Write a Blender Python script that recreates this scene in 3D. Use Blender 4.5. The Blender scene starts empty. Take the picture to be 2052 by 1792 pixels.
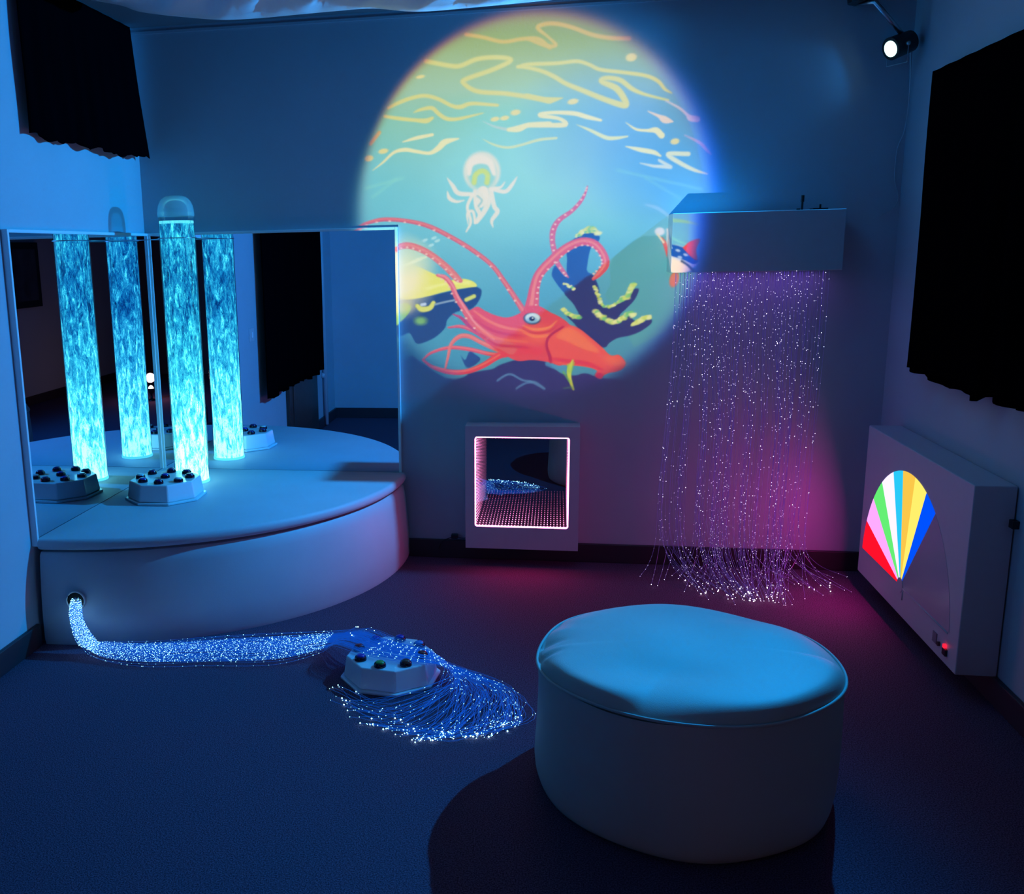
import bpy, bmesh, math, random
import numpy as np
from mathutils import Vector, Matrix
from math import sin, cos, pi, radians

SC = bpy.context.scene
COL = SC.collection
rng = random.Random(7)

# ------------------------------------------------------------------ camera
F, PX, PY = 1942.085, 765.8, 908.2
YAW, PIT, ROL = -0.18034, 0.20622, 0.02229
def cam_basis():
    cy, sy, cp, sp, cr, sr = cos(YAW), sin(YAW), cos(PIT), sin(PIT), cos(ROL), sin(ROL)
    f = np.array([sy*cp, cy*cp, -sp]); r = np.array([cy, -sy, 0.]); d = np.cross(f, r)
    return cr*r + sr*d, -sr*r + cr*d, f
CR, CD, CF = cam_basis()
CAMZ = 1.5
cam = bpy.data.objects.new('camera', bpy.data.cameras.new('camera'))
COL.objects.link(cam)
mw = Matrix.Identity(4)
for i in range(3):
    mw[i][0] = CR[i]; mw[i][1] = -CD[i]; mw[i][2] = -CF[i]
mw[2][3] = CAMZ
cam.matrix_world = mw
cam.data.sensor_fit = 'HORIZONTAL'; cam.data.sensor_width = 36.0
cam.data.lens = F/2052*36
cam.data.shift_x = (1026-PX)/2052
cam.data.shift_y = (PY-896)/2052
cam.data.clip_start = 0.02
SC.camera = cam

# ------------------------------------------------------------------ look
SC.view_settings.view_transform = 'Standard'
SC.view_settings.look = 'None'
SC.view_settings.gamma = 1.0
SC.view_settings.exposure = 0.0
SC.view_settings.use_curve_mapping = False
w = bpy.data.worlds.new('world'); SC.world = w; w.use_nodes = True
w.node_tree.nodes['Background'].inputs[0].default_value = (0.01, 0.012, 0.03, 1)
w.node_tree.nodes['Background'].inputs[1].default_value = 0.3
cy_ = SC.cycles
cy_.max_bounces = 12; cy_.diffuse_bounces = 4; cy_.glossy_bounces = 6
cy_.transmission_bounces = 8; cy_.transparent_max_bounces = 24
cy_.caustics_reflective = False; cy_.caustics_refractive = False
cy_.sample_clamp_indirect = 4.0

XL, XR, YB, ZC = -2.0, 1.436, 4.60, 2.55
LAMP = Vector((1.297, 4.45, 2.246)); LAMP_AIM = Vector((-1.9, 3.0, 1.0)); LAMP_W = 560.0; LAMP_COL = (0.004, 0.345, 1.0)
PROJ = Vector((-0.82, 1.46, 0.15)); PROJ_W = 690.0

# ------------------------------------------------------------------ helpers
def lin(c):
    out = []
    for v in c[:3]:
        v /= 255.0
        out.append(v/12.92 if v <= 0.04045 else ((v+0.055)/1.055)**2.4)
    return tuple(out)

MATS = {}
def mat(name, color, rough=0.6, metal=0.0, noise=0.0, nscale=40.0, bump=0.0, bscale=200.0, spec=0.5, sheen=0.0):
    if name in MATS: return MATS[name]
    m = bpy.data.materials.new(name); m.use_nodes = True
    nt = m.node_tree; b = nt.nodes['Principled BSDF']
    b.inputs['Base Color'].default_value = (*color, 1)
    b.inputs['Roughness'].default_value = rough
    b.inputs['Metallic'].default_value = metal
    b.inputs['Specular IOR Level'].default_value = spec
    if sheen: b.inputs['Sheen Weight'].default_value = sheen
    tc = nt.nodes.new('ShaderNodeTexCoord')
    if noise:
        n = nt.nodes.new('ShaderNodeTexNoise'); n.inputs['Scale'].default_value = nscale
        n.inputs['Detail'].default_value = 4
        nt.links.new(tc.outputs['Object'], n.inputs['Vector'])
        mp = nt.nodes.new('ShaderNodeMapRange')
        mp.inputs['From Min'].default_value = 0.3; mp.inputs['From Max'].default_value = 0.7
        mp.inputs['To Min'].default_value = 1-noise; mp.inputs['To Max'].default_value = 1+noise
        nt.links.new(n.outputs['Fac'], mp.inputs['Value'])
        v = nt.nodes.new('ShaderNodeVectorMath'); v.operation = 'SCALE'
        v.inputs[0].default_value = color
        nt.links.new(mp.outputs[0], v.inputs['Scale'])
        nt.links.new(v.outputs[0], b.inputs['Base Color'])
    if bump:
        n2 = nt.nodes.new('ShaderNodeTexNoise'); n2.inputs['Scale'].default_value = bscale
        n2.inputs['Detail'].default_value = 3
        nt.links.new(tc.outputs['Object'], n2.inputs['Vector'])
        bp = nt.nodes.new('ShaderNodeBump'); bp.inputs['Strength'].default_value = bump
        bp.inputs['Distance'].default_value = 0.003
        nt.links.new(n2.outputs['Fac'], bp.inputs['Height'])
        nt.links.new(bp.outputs[0], b.inputs['Normal'])
    MATS[name] = m
    return m

def emis(name, color, strength=1.0, sample=True):
    if name in MATS: return MATS[name]
    m = bpy.data.materials.new(name); m.use_nodes = True
    nt = m.node_tree; nt.nodes.clear()
    o = nt.nodes.new('ShaderNodeOutputMaterial'); e = nt.nodes.new('ShaderNodeEmission')
    e.inputs[0].default_value = (*color, 1); e.inputs[1].default_value = strength
    nt.links.new(e.outputs[0], o.inputs[0])
    m.cycles.emission_sampling = 'AUTO' if sample else 'NONE'
    MATS[name] = m
    return m

class MB:
    """collects shapes for ONE mesh object"""
    def __init__(s): s.v = []; s.f = []; s.mi = []; s.cur = 0
    def add(s, vs, fs):
        n = len(s.v); s.v += [tuple(v) for v in vs]
        s.f += [tuple(i+n for i in f) for f in fs]; s.mi += [s.cur]*len(fs)
    def box(s, a, b):
        (x0, y0, z0), (x1, y1, z1) = a, b
        s.add([(x0,y0,z0),(x1,y0,z0),(x1,y1,z0),(x0,y1,z0),(x0,y0,z1),(x1,y0,z1),(x1,y1,z1),(x0,y1,z1)],
              [(0,3,2,1),(4,5,6,7),(0,1,5,4),(1,2,6,5),(2,3,7,6),(3,0,4,7)])
    def prism(s, pts, z0, z1):
        n = len(pts)
        s.add([(x,y,z0) for x,y in pts]+[(x,y,z1) for x,y in pts],
              [tuple(range(n-1,-1,-1)), tuple(range(n,2*n))]+[(i,(i+1)%n,n+(i+1)%n,n+i) for i in range(n)])
    def loft(s, rings, close=True, caps=True):
        n = len(rings[0]); vs = [p for r in rings for p in r]; fs = []
        for k in range(len(rings)-1):
            for i in range(n if close else n-1):
                j = (i+1) % n
                fs.append((k*n+i, k*n+j, (k+1)*n+j, (k+1)*n+i))
        if caps:
            fs.append(tuple(range(n-1,-1,-1))); fs.append(tuple((len(rings)-1)*n+i for i in range(n)))
        s.add(vs, fs)
    def lathe(s, prof, c=(0,0,0), n=32, caps=True):
        s.loft([[(c[0]+r*cos(2*pi*i/n), c[1]+r*sin(2*pi*i/n), c[2]+z) for i in range(n)] for r, z in prof], caps=caps)
    def tube(s, pts, r, n=8, closed=False):
        pts = [Vector(p) for p in pts]; rings = []; m = len(pts)
        for i, p in enumerate(pts):
            if closed: t = pts[(i+1)%m]-pts[i-1]
            else: t = pts[min(i+1,m-1)]-pts[max(i-1,0)]
            t.normalize()
            a = Vector((0,0,1)) if abs(t.z) < 0.9 else Vector((1,0,0))
            u = t.cross(a).normalized(); q = t.cross(u)
            rr = r[i] if isinstance(r, (list, tuple)) else r
            rings.append([tuple(p+(u*cos(2*pi*k/n)+q*sin(2*pi*k/n))*rr) for k in range(n)])
        if closed: rings.append(rings[0])
        s.loft(rings, caps=not closed)
    def dot(s, p, r):
        x, y, z = p
        s.add([(x+r,y,z),(x-r,y,z),(x,y+r,z),(x,y-r,z),(x,y,z+r),(x,y,z-r)],
              [(0,2,4),(2,1,4),(1,3,4),(3,0,4),(2,0,5),(1,2,5),(3,1,5),(0,3,5)])
    def build(s, name, mats, parent=None, smooth=False, bevel=0.0, seg=2, angle=30):
        me = bpy.data.meshes.new(name); me.from_pydata(s.v, [], s.f)
        if not isinstance(mats, (list, tuple)): mats = [mats]
        for m in mats: me.materials.append(m)
        if len(mats) > 1: me.polygons.foreach_set('material_index', s.mi)
        me.validate(); me.update()
        bm = bmesh.new(); bm.from_mesh(me); bmesh.ops.recalc_face_normals(bm, faces=bm.faces); bm.to_mesh(me); bm.free()
        o = bpy.data.objects.new(name, me); COL.objects.link(o)
        if smooth: me.polygons.foreach_set('use_smooth', [True]*len(me.polygons))
        if bevel:
            b = o.modifiers.new('bevel', 'BEVEL'); b.width = bevel; b.segments = seg
            b.limit_method = 'ANGLE'; b.angle_limit = radians(angle)
            me.polygons.foreach_set('use_smooth', [True]*len(me.polygons))
            wn = o.modifiers.new('wn', 'WEIGHTED_NORMAL'); wn.keep_sharp = True
        if parent is not None: put(o, parent)
        return o

def put(o, parent):
    o.parent = parent
    o.matrix_parent_inverse = Matrix.Translation(-Vector(parent_loc(parent)))
LOCS = {}
def parent_loc(p): return LOCS.get(p.name, (0,0,0))
def thing(name, label, cat, loc, group=None):
    o = bpy.data.objects.new(name, None); COL.objects.link(o); o.location = loc
    o.empty_display_size = 0.05; LOCS[o.name] = tuple(loc)
    o['label'] = label; o['category'] = cat
    if group: o['group'] = group
    return o
def tag(o, label, cat, group=None):
    o['label'] = label; o['category'] = cat
    if group: o['group'] = group
    return o
def struct(o): o['kind'] = 'structure'; return o

def catmull(pts, n):
    pts = [Vector(p) for p in pts]; P = [pts[0]*2-pts[1]]+pts+[pts[-1]*2-pts[-2]]; out = []
    for i in range(1, len(P)-2):
        for k in range(n):
            t = k/n; a, b, c, d = P[i-1], P[i], P[i+1], P[i+2]
            out.append(0.5*((2*b)+(c-a)*t+(2*a-5*b+4*c-d)*t*t+(3*b-a-3*c+d)*t**3))
    out.append(pts[-1]); return out

# ------------------------------------------------------------------ materials
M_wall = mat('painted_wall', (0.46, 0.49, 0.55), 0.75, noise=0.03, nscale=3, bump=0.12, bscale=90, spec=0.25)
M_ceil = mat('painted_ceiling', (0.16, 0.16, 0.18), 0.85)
M_rear = mat('dark_rear_paint', (0.12, 0.09, 0.09), 0.8)
M_base = mat('dark_skirting', (0.035, 0.022, 0.03), 0.45)
M_white = mat('white_cabinet', (0.56, 0.55, 0.6), 0.42, noise=0.015, nscale=30)
M_plastic = mat('white_gloss_plastic', (0.8, 0.82, 0.86), 0.16)
M_vinyl = mat('pale_vinyl', (0.54, 0.54, 0.58), 0.55, noise=0.03, nscale=5, bump=0.12, bscale=300, sheen=0.1)
M_drum = mat('pale_pouffe_fabric', (0.45, 0.49, 0.45), 0.6, noise=0.04, nscale=4, bump=0.2, bscale=400)
M_cloth = mat('black_curtain_fabric', (0.0016, 0.0012, 0.0022), 1.0, spec=0.0)
M_black = mat('black_plastic', (0.01, 0.01, 0.012), 0.3)
M_dark = mat('dark_gap', (0.004, 0.004, 0.005), 0.9)
M_drape = mat('white_voile', (0.8, 0.83, 0.88), 0.8, bump=0.15, bscale=60)
M_metal = mat('brushed_metal', (0.6, 0.62, 0.65), 0.3, metal=1.0)

def mirror_mat():
    m = bpy.data.materials.new('mirror_glass'); m.use_nodes = True
    nt = m.node_tree; b = nt.nodes['Principled BSDF']
    b.inputs['Base Color'].default_value = (0.68, 0.77, 0.90, 1)
    b.inputs['Metallic'].default_value = 1; b.inputs['Roughness'].default_value = 0.0
    return m
M_mirror = mirror_mat()

def carpet():
    m = bpy.data.materials.new('carpet'); m.use_nodes = True
    nt = m.node_tree; b = nt.nodes['Principled BSDF']; b.inputs['Roughness'].default_value = 0.95
    b.inputs['Specular IOR Level'].default_value = 0.1
    tc = nt.nodes.new('ShaderNodeTexCoord')
    n = nt.nodes.new('ShaderNodeTexNoise'); n.inputs['Scale'].default_value = 260; n.inputs['Detail'].default_value = 2
    nt.links.new(tc.outputs['Object'], n.inputs['Vector'])
    r = nt.nodes.new('ShaderNodeValToRGB')
    r.color_ramp.elements[0].position = 0.36; r.color_ramp.elements[0].color = (0.060, 0.028, 0.050, 1)
    r.color_ramp.elements[1].position = 0.68; r.color_ramp.elements[1].color = (0.19, 0.115, 0.19, 1)
    nt.links.new(n.outputs['Fac'], r.inputs[0]); nt.links.new(r.outputs[0], b.inputs['Base Color'])
    bp = nt.nodes.new('ShaderNodeBump'); bp.inputs['Strength'].default_value = 0.5; bp.inputs['Distance'].default_value = 0.004
    nt.links.new(n.outputs['Fac'], bp.inputs['Height']); nt.links.new(bp.outputs[0], b.inputs['Normal'])
    return m
M_carpet = carpet()

def clear_mat(name, tint, gloss, haze=0.0):
    m = bpy.data.materials.new(name); m.use_nodes = True
    nt = m.node_tree; nt.nodes.clear()
    o = nt.nodes.new('ShaderNodeOutputMaterial'); mx = nt.nodes.new('ShaderNodeMixShader')
    t = nt.nodes.new('ShaderNodeBsdfTransparent'); t.inputs[0].default_value = (*tint, 1)
    g = nt.nodes.new('ShaderNodeBsdfGlossy'); g.inputs['Roughness'].default_value = 0.03
    fr = nt.nodes.new('ShaderNodeFresnel'); fr.inputs[0].default_value = 1.5
    ml = nt.nodes.new('ShaderNodeMath'); ml.operation = 'MULTIPLY'; ml.inputs[1].default_value = gloss
    nt.links.new(fr.outputs[0], ml.inputs[0]); nt.links.new(ml.outputs[0], mx.inputs[0])
    nt.links.new(t.outputs[0], mx.inputs[1]); nt.links.new(g.outputs[0], mx.inputs[2]); nt.links.new(mx.outputs[0], o.inputs[0])
    if haze:
        df = nt.nodes.new('ShaderNodeBsdfDiffuse'); df.inputs[0].default_value = (.7, .85, .9, 1)
        m2 = nt.nodes.new('ShaderNodeMixShader'); m2.inputs[0].default_value = haze
        nt.links.new(mx.outputs[0], m2.inputs[1]); nt.links.new(df.outputs[0], m2.inputs[2]); nt.links.new(m2.outputs[0], o.inputs[0])
    return m
M_acrylic = clear_mat('clear_acrylic', (0.86, 0.93, 0.94), .7)

# ------------------------------------------------------------------ structure
def plain_box(name, a, b, m, kind=True, **k):
    mb = MB(); mb.box(a, b); o = mb.build(name, m, **k)
    return struct(o) if kind else o
plain_box('floor', (XL-.1, -2.6, -.1), (XR+.1, YB+.1, 0), M_carpet)
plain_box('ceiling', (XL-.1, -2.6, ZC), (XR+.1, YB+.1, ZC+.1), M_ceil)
plain_box('wall_left', (XL-.1, -2.6, 0), (XL, YB+.1, ZC), M_wall)
plain_box('wall_right', (XR, -2.6, 0), (XR+.1, YB+.1, ZC), M_wall)
IMX0, IMX1, IMZ0, IMZ1 = -0.374, 0.067, 0.194, 0.633          # opening of the infinity mirror
b = MB()
b.box((XL, YB, 0), (IMX0-.02, YB+.1, ZC)); b.box((IMX1+.02, YB, 0), (XR, YB+.1, ZC))
b.box((IMX0-.02, YB, 0), (IMX1+.02, YB+.1, IMZ0-.02)); b.box((IMX0-.02, YB, IMZ1+.02), (IMX1+.02, YB+.1, ZC))
struct(b.build('wall_back', M_wall))
plain_box('wall_front', (XL, 0.45, 0), (-0.85, 0.55, ZC), M_wall)
plain_box('wall_rear', (XL-.1, -2.7, 0), (XR+.1, -2.6, ZC), M_rear)
BH = 0.092
plain_box('baseboard_back', (-0.735, YB-.018, 0), (XR, YB, BH), M_base, bevel=.004)
plain_box('baseboard_right', (XR-.018, -2.6, 0), (XR, YB-.018, BH), M_base, bevel=.004)
plain_box('baseboard_left', (XL, 0.568, 0), (XL+.018, 3.3, BH), M_base, bevel=.004)
plain_box('baseboard_front', (XL, 0.55, 0), (-0.85, 0.568, BH), M_base, bevel=.004)
plain_box('trim_1', (XL, YB-.006, 2.518), (XR, YB, 2.53), M_wall)

# ------------------------------------------------------------------ door and light switch on the left wall (seen in the mirror)
M_door = mat('dark_wood', (0.05, 0.03, 0.025), 0.4, noise=0.3, nscale=12)
d = MB(); d.box((XL, 1.30, 0.0), (XL+.03, 2.18, 2.0)); do = struct(d.build('door_1', M_door, bevel=.004))
d = MB(); d.box((XL+.03, 1.40, 0.15), (XL+.036, 2.08, 0.9)); d.box((XL+.03, 1.40, 1.05), (XL+.036, 2.08, 1.85)); o = d.build('door_panel', M_door, bevel=.003); o.parent = do
t = thing('light_switch', 'white square light switch on left wall beside black curtain, seen in mirror', 'light switch', (XL, 2.95, 0.97))
d = MB(); d.box((XL, 2.91, 0.925), (XL+.01, 3.0, 1.015)); d.build('plate', M_white, t, bevel=.002)
d = MB(); d.box((XL+.01, 2.945, 0.95), (XL+.016, 2.965, 0.99)); d.build('rocker', M_plastic, t, bevel=.002)
d = MB(); d.tube([(XL+.03, 1.02, 0.02), (XL+.03, 1.02, 2.54)], .018, 12); d.tube([(XL, 1.02, .45), (XL+.03, 1.02, .45)], .025, 12)
tag(d.build('heating_pipe', M_white, smooth=True), 'thin white vertical pipe on left wall beside curtained door, seen in mirror', 'pipe')

t = thing('picture', 'dark framed picture on right wall behind the camera, seen only in mirror', 'picture', (XR, -.1, 1.0))
d = MB(); d.box((XR-.03, -.42, 1.0), (XR, .2, 1.66)); d.build('picture_frame', M_black, t, bevel=.004)
d = MB(); d.box((XR-.032, -.35, 1.07), (XR-.03, .13, 1.59)); d.build('picture_print', mat('murky_print', (.05, .06, .08), .5, noise=.5, nscale=6), t)
t = thing('floor_lamp', 'small warm lamp standing on the carpet behind the camera, seen only in mirrors', 'lamp', (.25, -.4, 0))
d = MB(); d.lathe([(.05, 0), (.05, .012), (.012, .02), (.012, .07), (.04, .09), (.045, .13)], (.25, -.4, 0), 24, caps=False); d.build('base', M_black, t, smooth=True)
d = MB(); d.lathe([(.005, 0), (.022, .012), (.028, .03), (.02, .05), (.003, .062)], (.25, -.4, .10), 20); d.build('bulb', emis('warm_bulb', (1, .62, .35), 12, False), t, smooth=True)
wl = bpy.data.lights.new('warm_bulb_light', 'POINT'); wl.energy = 3.2; wl.color = (1.0, .42, .30); wl.shadow_soft_size = .05
wo = bpy.data.objects.new('warm_bulb_light', wl); COL.objects.link(wo); wo.location = (.25, -.4, .24)
# ------------------------------------------------------------------ curtains
def curtain(name, label, side, y0, y1, z0, z1, folds, flare=(0,0), seed=1, sag=0.0, kick=0.0, off=.028):
    """side=-1 left wall, +1 right wall. Cloth with folds and a ragged hem, its own thickness."""
    t = thing(name, label, 'curtain', (XL+.06 if side < 0 else XR-.06, (y0+y1)/2, z0))
    r = random.Random(seed); nu, nv = 90, 26
    amp = [0.6+0.8*r.random() for _ in range(folds+2)]; hem = [r.uniform(-1, 1) for _ in range(folds+2)]
    base = XL+off if side < 0 else XR-.055
    grid = []
    for j in range(nv+1):
        v = j/nv; row = []
        for i in range(nu+1):
            u = i/nu; fu = u*folds; k = int(fu); f = fu-k
            a = amp[k]*(1-f)+amp[k+1]*f
            wv = sin(fu*2*pi+0.6*sin(3*v+k))*a
            hemz = 0.013*hem[k]*(1 if f < .8 else (1-f)*5)+0.006*sin(u*40)
            z = z1+(z0+hemz-z1)*v - sag*sin(pi*u)*(1-v)
            lo = y0+flare[0]*v**1.5; hi = y1+flare[1]*v**1.5
            y = lo+(hi-lo)*u + 0.008*sin(v*5+seed)
            x = base-side*(0.005+(0.011 if side < 0 else .016)*wv*(0.12+0.88*min(1, v*2.2))+(kick*u*v if side < 0 else 0))
            row.append((x, y, z))
        grid.append(row)
    b = MB(); vs = [p for r_ in grid for p in r_]
    b.add(vs, [(j*(nu+1)+i, j*(nu+1)+i+1, (j+1)*(nu+1)+i+1, (j+1)*(nu+1)+i) for j in range(nv) for i in range(nu)])
    o = b.build('cloth', M_cloth, t, smooth=True)
    sm = o.modifiers.new('thick', 'SOLIDIFY'); sm.thickness = 0.004; sm.offset = 0
    b = MB(); b.tube([(base, y0+.01, z1-.012), (base, y1-.01, z1-.012)], .008, 10)
    for yy in (y0+.02, y1-.02): b.box((min(base, base+side*.06), yy-.008, z1-.02), (max(base, base+side*.055), yy+.008, z1))
    b.build('curtain_rail', M_cloth, t, smooth=False)
    return t
curtain('curtain', 'short black pleated curtain high on left wall above corner mirror', -1, 3.532, 4.515, 1.948, 2.535, 8, (-.010, .030), 3, 0.0, .045)
curtain('curtain', 'wide black curtain on right wall above the lit fan panel', 1, 2.55, 4.165, 0.985, 2.112, 9, (0, .012), 5)
curtain('curtain', 'long black curtain over the door, seen only in the back mirror', -1, 1.22, 2.85, 0.52, 2.3, 12, (0, 0), 9, 0.0, 0.0, .062)

# ------------------------------------------------------------------ ceiling drape
b = MB(); ed = [(-1.93,2.549),(-1.80,2.52),(-1.71,2.488),(-1.50,2.45),(-1.35,2.43),(-1.2,2.428),(-1.035,2.436),(-.88,2.443),(-.74,2.444),(-.58,2.42),(-.433,2.414),(-.2,2.418),(.008,2.43),(.15,2.45),(.35,2.50),(.5,2.545)]
ed2 = catmull([(x, 0, z) for x, z in ed], 6); rows = []
for j in range(31):
    v = j/30; yy = 4.05-2.2*v; row = []
    for i, p in enumerate(ed2):
        u = p.x
        sag = (1-v)*(p.z)+v*2.54
        z = sag+0.018*sin(u*9+v*9)*v+0.020*sin(u*24-v*34)*min(1, v*7)*(1-v*.4)+.010*sin(u*55-v*60)*min(1, v*9)*(1-v)-0.05*sin(pi*v)*(.5+.5*sin(u*2+1))
        row.append((u+0.03*sin(v*7), yy+0.02*sin(u*6), min(z, 2.547)))
    rows.append(row)
n = len(ed2); b.add([p for r in rows for p in r], [(j*n+i, j*n+i+1, (j+1)*n+i+1, (j+1)*n+i) for j in range(30) for i in range(n-1)])
o = b.build('ceiling_drape', M_drape, smooth=True)
sm = o.modifiers.new('thick', 'SOLIDIFY'); sm.thickness = 0.003; sm.offset = 0
tag(o, 'white fabric drape sagging below the ceiling in front of the back wall', 'fabric drape')

# ------------------------------------------------------------------ mirrors
def wall_mirror(label, a, bb, axis):
    """a,bb: lower/upper corners of the glass box; axis: direction it faces"""
    t = thing('wall_mirror', label, 'mirror', a, 'mirrors in the podium corner')
    g = MB(); g.box(a, bb); g.build('glass', M_mirror, t)
    fr = MB(); fw = .013; p = .004
    if axis == 'x':
        x0, x1 = a[0], bb[0]+p
        fr.box((x0, a[1]-fw, a[2]), (x1, a[1], bb[2]+fw)); fr.box((x0, a[1], bb[2]), (x1, bb[1], bb[2]+fw))
        fr.box((x0, bb[1]-.010, a[2]), (x1, bb[1], bb[2]))
    else:
        y0, y1 = a[1]-p, bb[1]
        fr.box((bb[0], y0, a[2]), (bb[0]+fw, y1, bb[2]+fw)); fr.box((a[0], y0, bb[2]), (bb[0], y1, bb[2]+fw))
        fr.box((a[0], y0, a[2]), (a[0]+.012, y1, bb[2]))
    fr.build('frame', M_plastic, t, bevel=.002)
    return t
MT = 1.593
wall_mirror('tall mirror on left wall with a thick pale edge beside the bubble tube', (XL, 3.335, .40), (XL+.022, 4.578, MT), 'x')
wall_mirror('square mirror on back wall behind the padded podium', (XL+.026, 4.58, .40), (-.752, YB, MT), 'y')

# ------------------------------------------------------------------ padded podium
CX, CY = XL+.024, YB-.022
def sector(R, z, n=64, r0=0.0):
    return [(CX, CY, z)]+[(CX+R*cos(a), CY+R*sin(a), z) for a in [(-pi/2)+(pi/2)*i/n for i in range(n+1)]]
t = thing('padded_podium', 'pale quarter-round padded podium filling the mirrored corner', 'padded podium', (CX, CY, 0))
b = MB(); rings = []
for R, z in ((1.243,.385),(1.253,.392),(1.257,.402),(1.257,.414),(1.253,.425),(1.243,.432)):
    rings.append(sector(R, z))
b.loft(rings); b.build('seat_pad', M_vinyl, t, smooth=False)
b = MB(); rings = []
for R, z in ((1.262,.0),(1.268,.02),(1.268,.12),(1.262,.22),(1.252,.32),(1.246,.362),(1.236,.373),(1.2,.376)):
    rings.append(sector(R, z))
b.loft(rings); b.build('padded_base', M_vinyl, t, smooth=False)
b = MB(); b.loft([sector(1.205, .374), sector(1.205, .387)]); b.build('seam_gap', M_dark, t)
ha = math.atan2(3.33-CY, -1.835-CX); hc = Vector((CX+1.27*cos(ha), CY+1.27*sin(ha), .188)); hn = Vector((cos(ha), sin(ha), 0)); hu = Vector((-sin(ha), cos(ha), 0))
b = MB()
b.loft([[tuple(hc+hn*dd+(hu*cos(2*pi*i/24)+Vector((0,0,1))*sin(2*pi*i/24))*rr) for i in range(24)] for rr, dd in ((.034,-.02),(.034,.001))])
b.build('cable_hole', M_dark, t)
b = MB(); b.tube([hc+hn*.001+(hu*cos(2*pi*i/28)+Vector((0,0,1))*sin(2*pi*i/28))*.037 for i in range(28)], .004, 8, closed=True)
b.build('hole_rim', M_vinyl, t, smooth=True)
for ob in [o for o in t.children if o.name.startswith(('seat_pad', 'padded_base'))]:
    me = ob.data; me.polygons.foreach_set('use_smooth', [True]*len(me.polygons))
    es = ob.modifiers.new('es', 'EDGE_SPLIT'); es.split_angle = radians(40)

# ------------------------------------------------------------------ bubble tube
def bubble_mat(name, seed, strength, cover):
    m = bpy.data.materials.new(name); m.use_nodes = True
    nt = m.node_tree; nt.nodes.clear(); L = nt.links
    o = nt.nodes.new('ShaderNodeOutputMaterial'); tc = nt.nodes.new('ShaderNodeTexCoord')
    mp = nt.nodes.new('ShaderNodeMapping'); mp.inputs['Scale'].default_value = (46, 46, 13); mp.inputs['Location'].default_value = (seed, seed*2, seed*3)
    L.new(tc.outputs['Object'], mp.inputs[0])
    n1 = nt.nodes.new('ShaderNodeTexNoise'); n1.inputs['Scale'].default_value = 1.0; n1.inputs['Detail'].default_value = 6; n1.inputs['Roughness'].default_value = .68; n1.inputs['Distortion'].default_value = .7
    L.new(mp.outputs[0], n1.inputs['Vector'])
    n2 = nt.nodes.new('ShaderNodeTexNoise'); n2.inputs['Scale'].default_value = 5; n2.inputs['Detail'].default_value = 3; n2.inputs['Distortion'].default_value = 1.4
    L.new(mp.outputs[0], n2.inputs['Vector'])
    sp = nt.nodes.new('ShaderNodeSeparateXYZ'); L.new(tc.outputs['Object'], sp.inputs[0])
    hz = nt.nodes.new('ShaderNodeMapRange'); hz.inputs['From Min'].default_value = .432; hz.inputs['From Max'].default_value = 1.25
    hz.inputs['To Min'].default_value = 1.0; hz.inputs['To Max'].default_value = 0.0
    L.new(sp.outputs[2], hz.inputs['Value'])
    ad = nt.nodes.new('ShaderNodeMath'); ad.operation = 'MULTIPLY_ADD'; ad.inputs[1].default_value = .29
    L.new(hz.outputs[0], ad.inputs[0]); L.new(n1.outputs['Fac'], ad.inputs[2])
    a2 = nt.nodes.new('ShaderNodeMath'); a2.operation = 'MULTIPLY_ADD'; a2.inputs[1].default_value = .35
    L.new(n2.outputs['Fac'], a2.inputs[0]); L.new(ad.outputs[0], a2.inputs[2])
    rp = nt.nodes.new('ShaderNodeValToRGB'); els = rp.color_ramp.elements
    els[0].position = .52; els[0].color = (0.0015, 0.03, 0.13, 1)
    els[1].position = 1.0; els[1].color = (1.5, 5.2, 5.2, 1)
    for p_, c_ in ((.61, (.003, .08, .36, 1)), (.68, (.008, .32, .80, 1)), (.76, (.04, .85, 1.25, 1)), (.86, (.22, 1.9, 2.2, 1))):
        e = els.new(p_); e.color = c_
    L.new(a2.outputs[0], rp.inputs[0])
    em = nt.nodes.new('ShaderNodeEmission'); em.inputs[1].default_value = strength; L.new(rp.outputs[0], em.inputs[0])
    tr = nt.nodes.new('ShaderNodeBsdfTransparent'); tr.inputs[0].default_value = (.8, .92, .97, 1)
    fc = nt.nodes.new('ShaderNodeMapRange'); fc.inputs['From Min'].default_value = .6; fc.inputs['From Max'].default_value = .78
    fc.inputs['To Min'].default_value = cover; fc.inputs['To Max'].default_value = 1
    L.new(a2.outputs[0], fc.inputs['Value'])
    mx = nt.nodes.new('ShaderNodeMixShader'); L.new(fc.outputs[0], mx.inputs[0]); L.new(tr.outputs[0], mx.inputs[1]); L.new(em.outputs[0], mx.inputs[2])
    L.new(mx.outputs[0], o.inputs[0]); m.cycles.emission_sampling = 'FRONT' if seed == 1 else 'NONE'
    return m
TX, TY, TR, TZ0, TZW, TZC = -1.716, 4.31, .0815, .432, 1.652, 1.672
t = thing('bubble_tube', 'tall clear tube of glowing cyan bubbles standing in the mirrored corner', 'bubble tube', (TX, TY, TZ0))
b = MB(); b.lathe([(TR, 0), (TR, TZC-TZ0)], (TX, TY, TZ0), 48, caps=False); b.build('tube_wall', M_acrylic, t, smooth=True)
prof = [(TR*1.015, 0), (TR*1.015, .016), (TR*1.0, .018)]+[(TR*cos(a)**.6 if a < pi/2-.01 else .001, .018+.074*sin(a)) for a in [pi/2*i/12 for i in range(1, 13)]]
b = MB(); b.lathe(prof, (TX, TY, TZC), 48, caps=False); b.build('dome_cap', clear_mat('hazy_acrylic', (.93, .97, .98), .4, .22), t, smooth=True)
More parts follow.
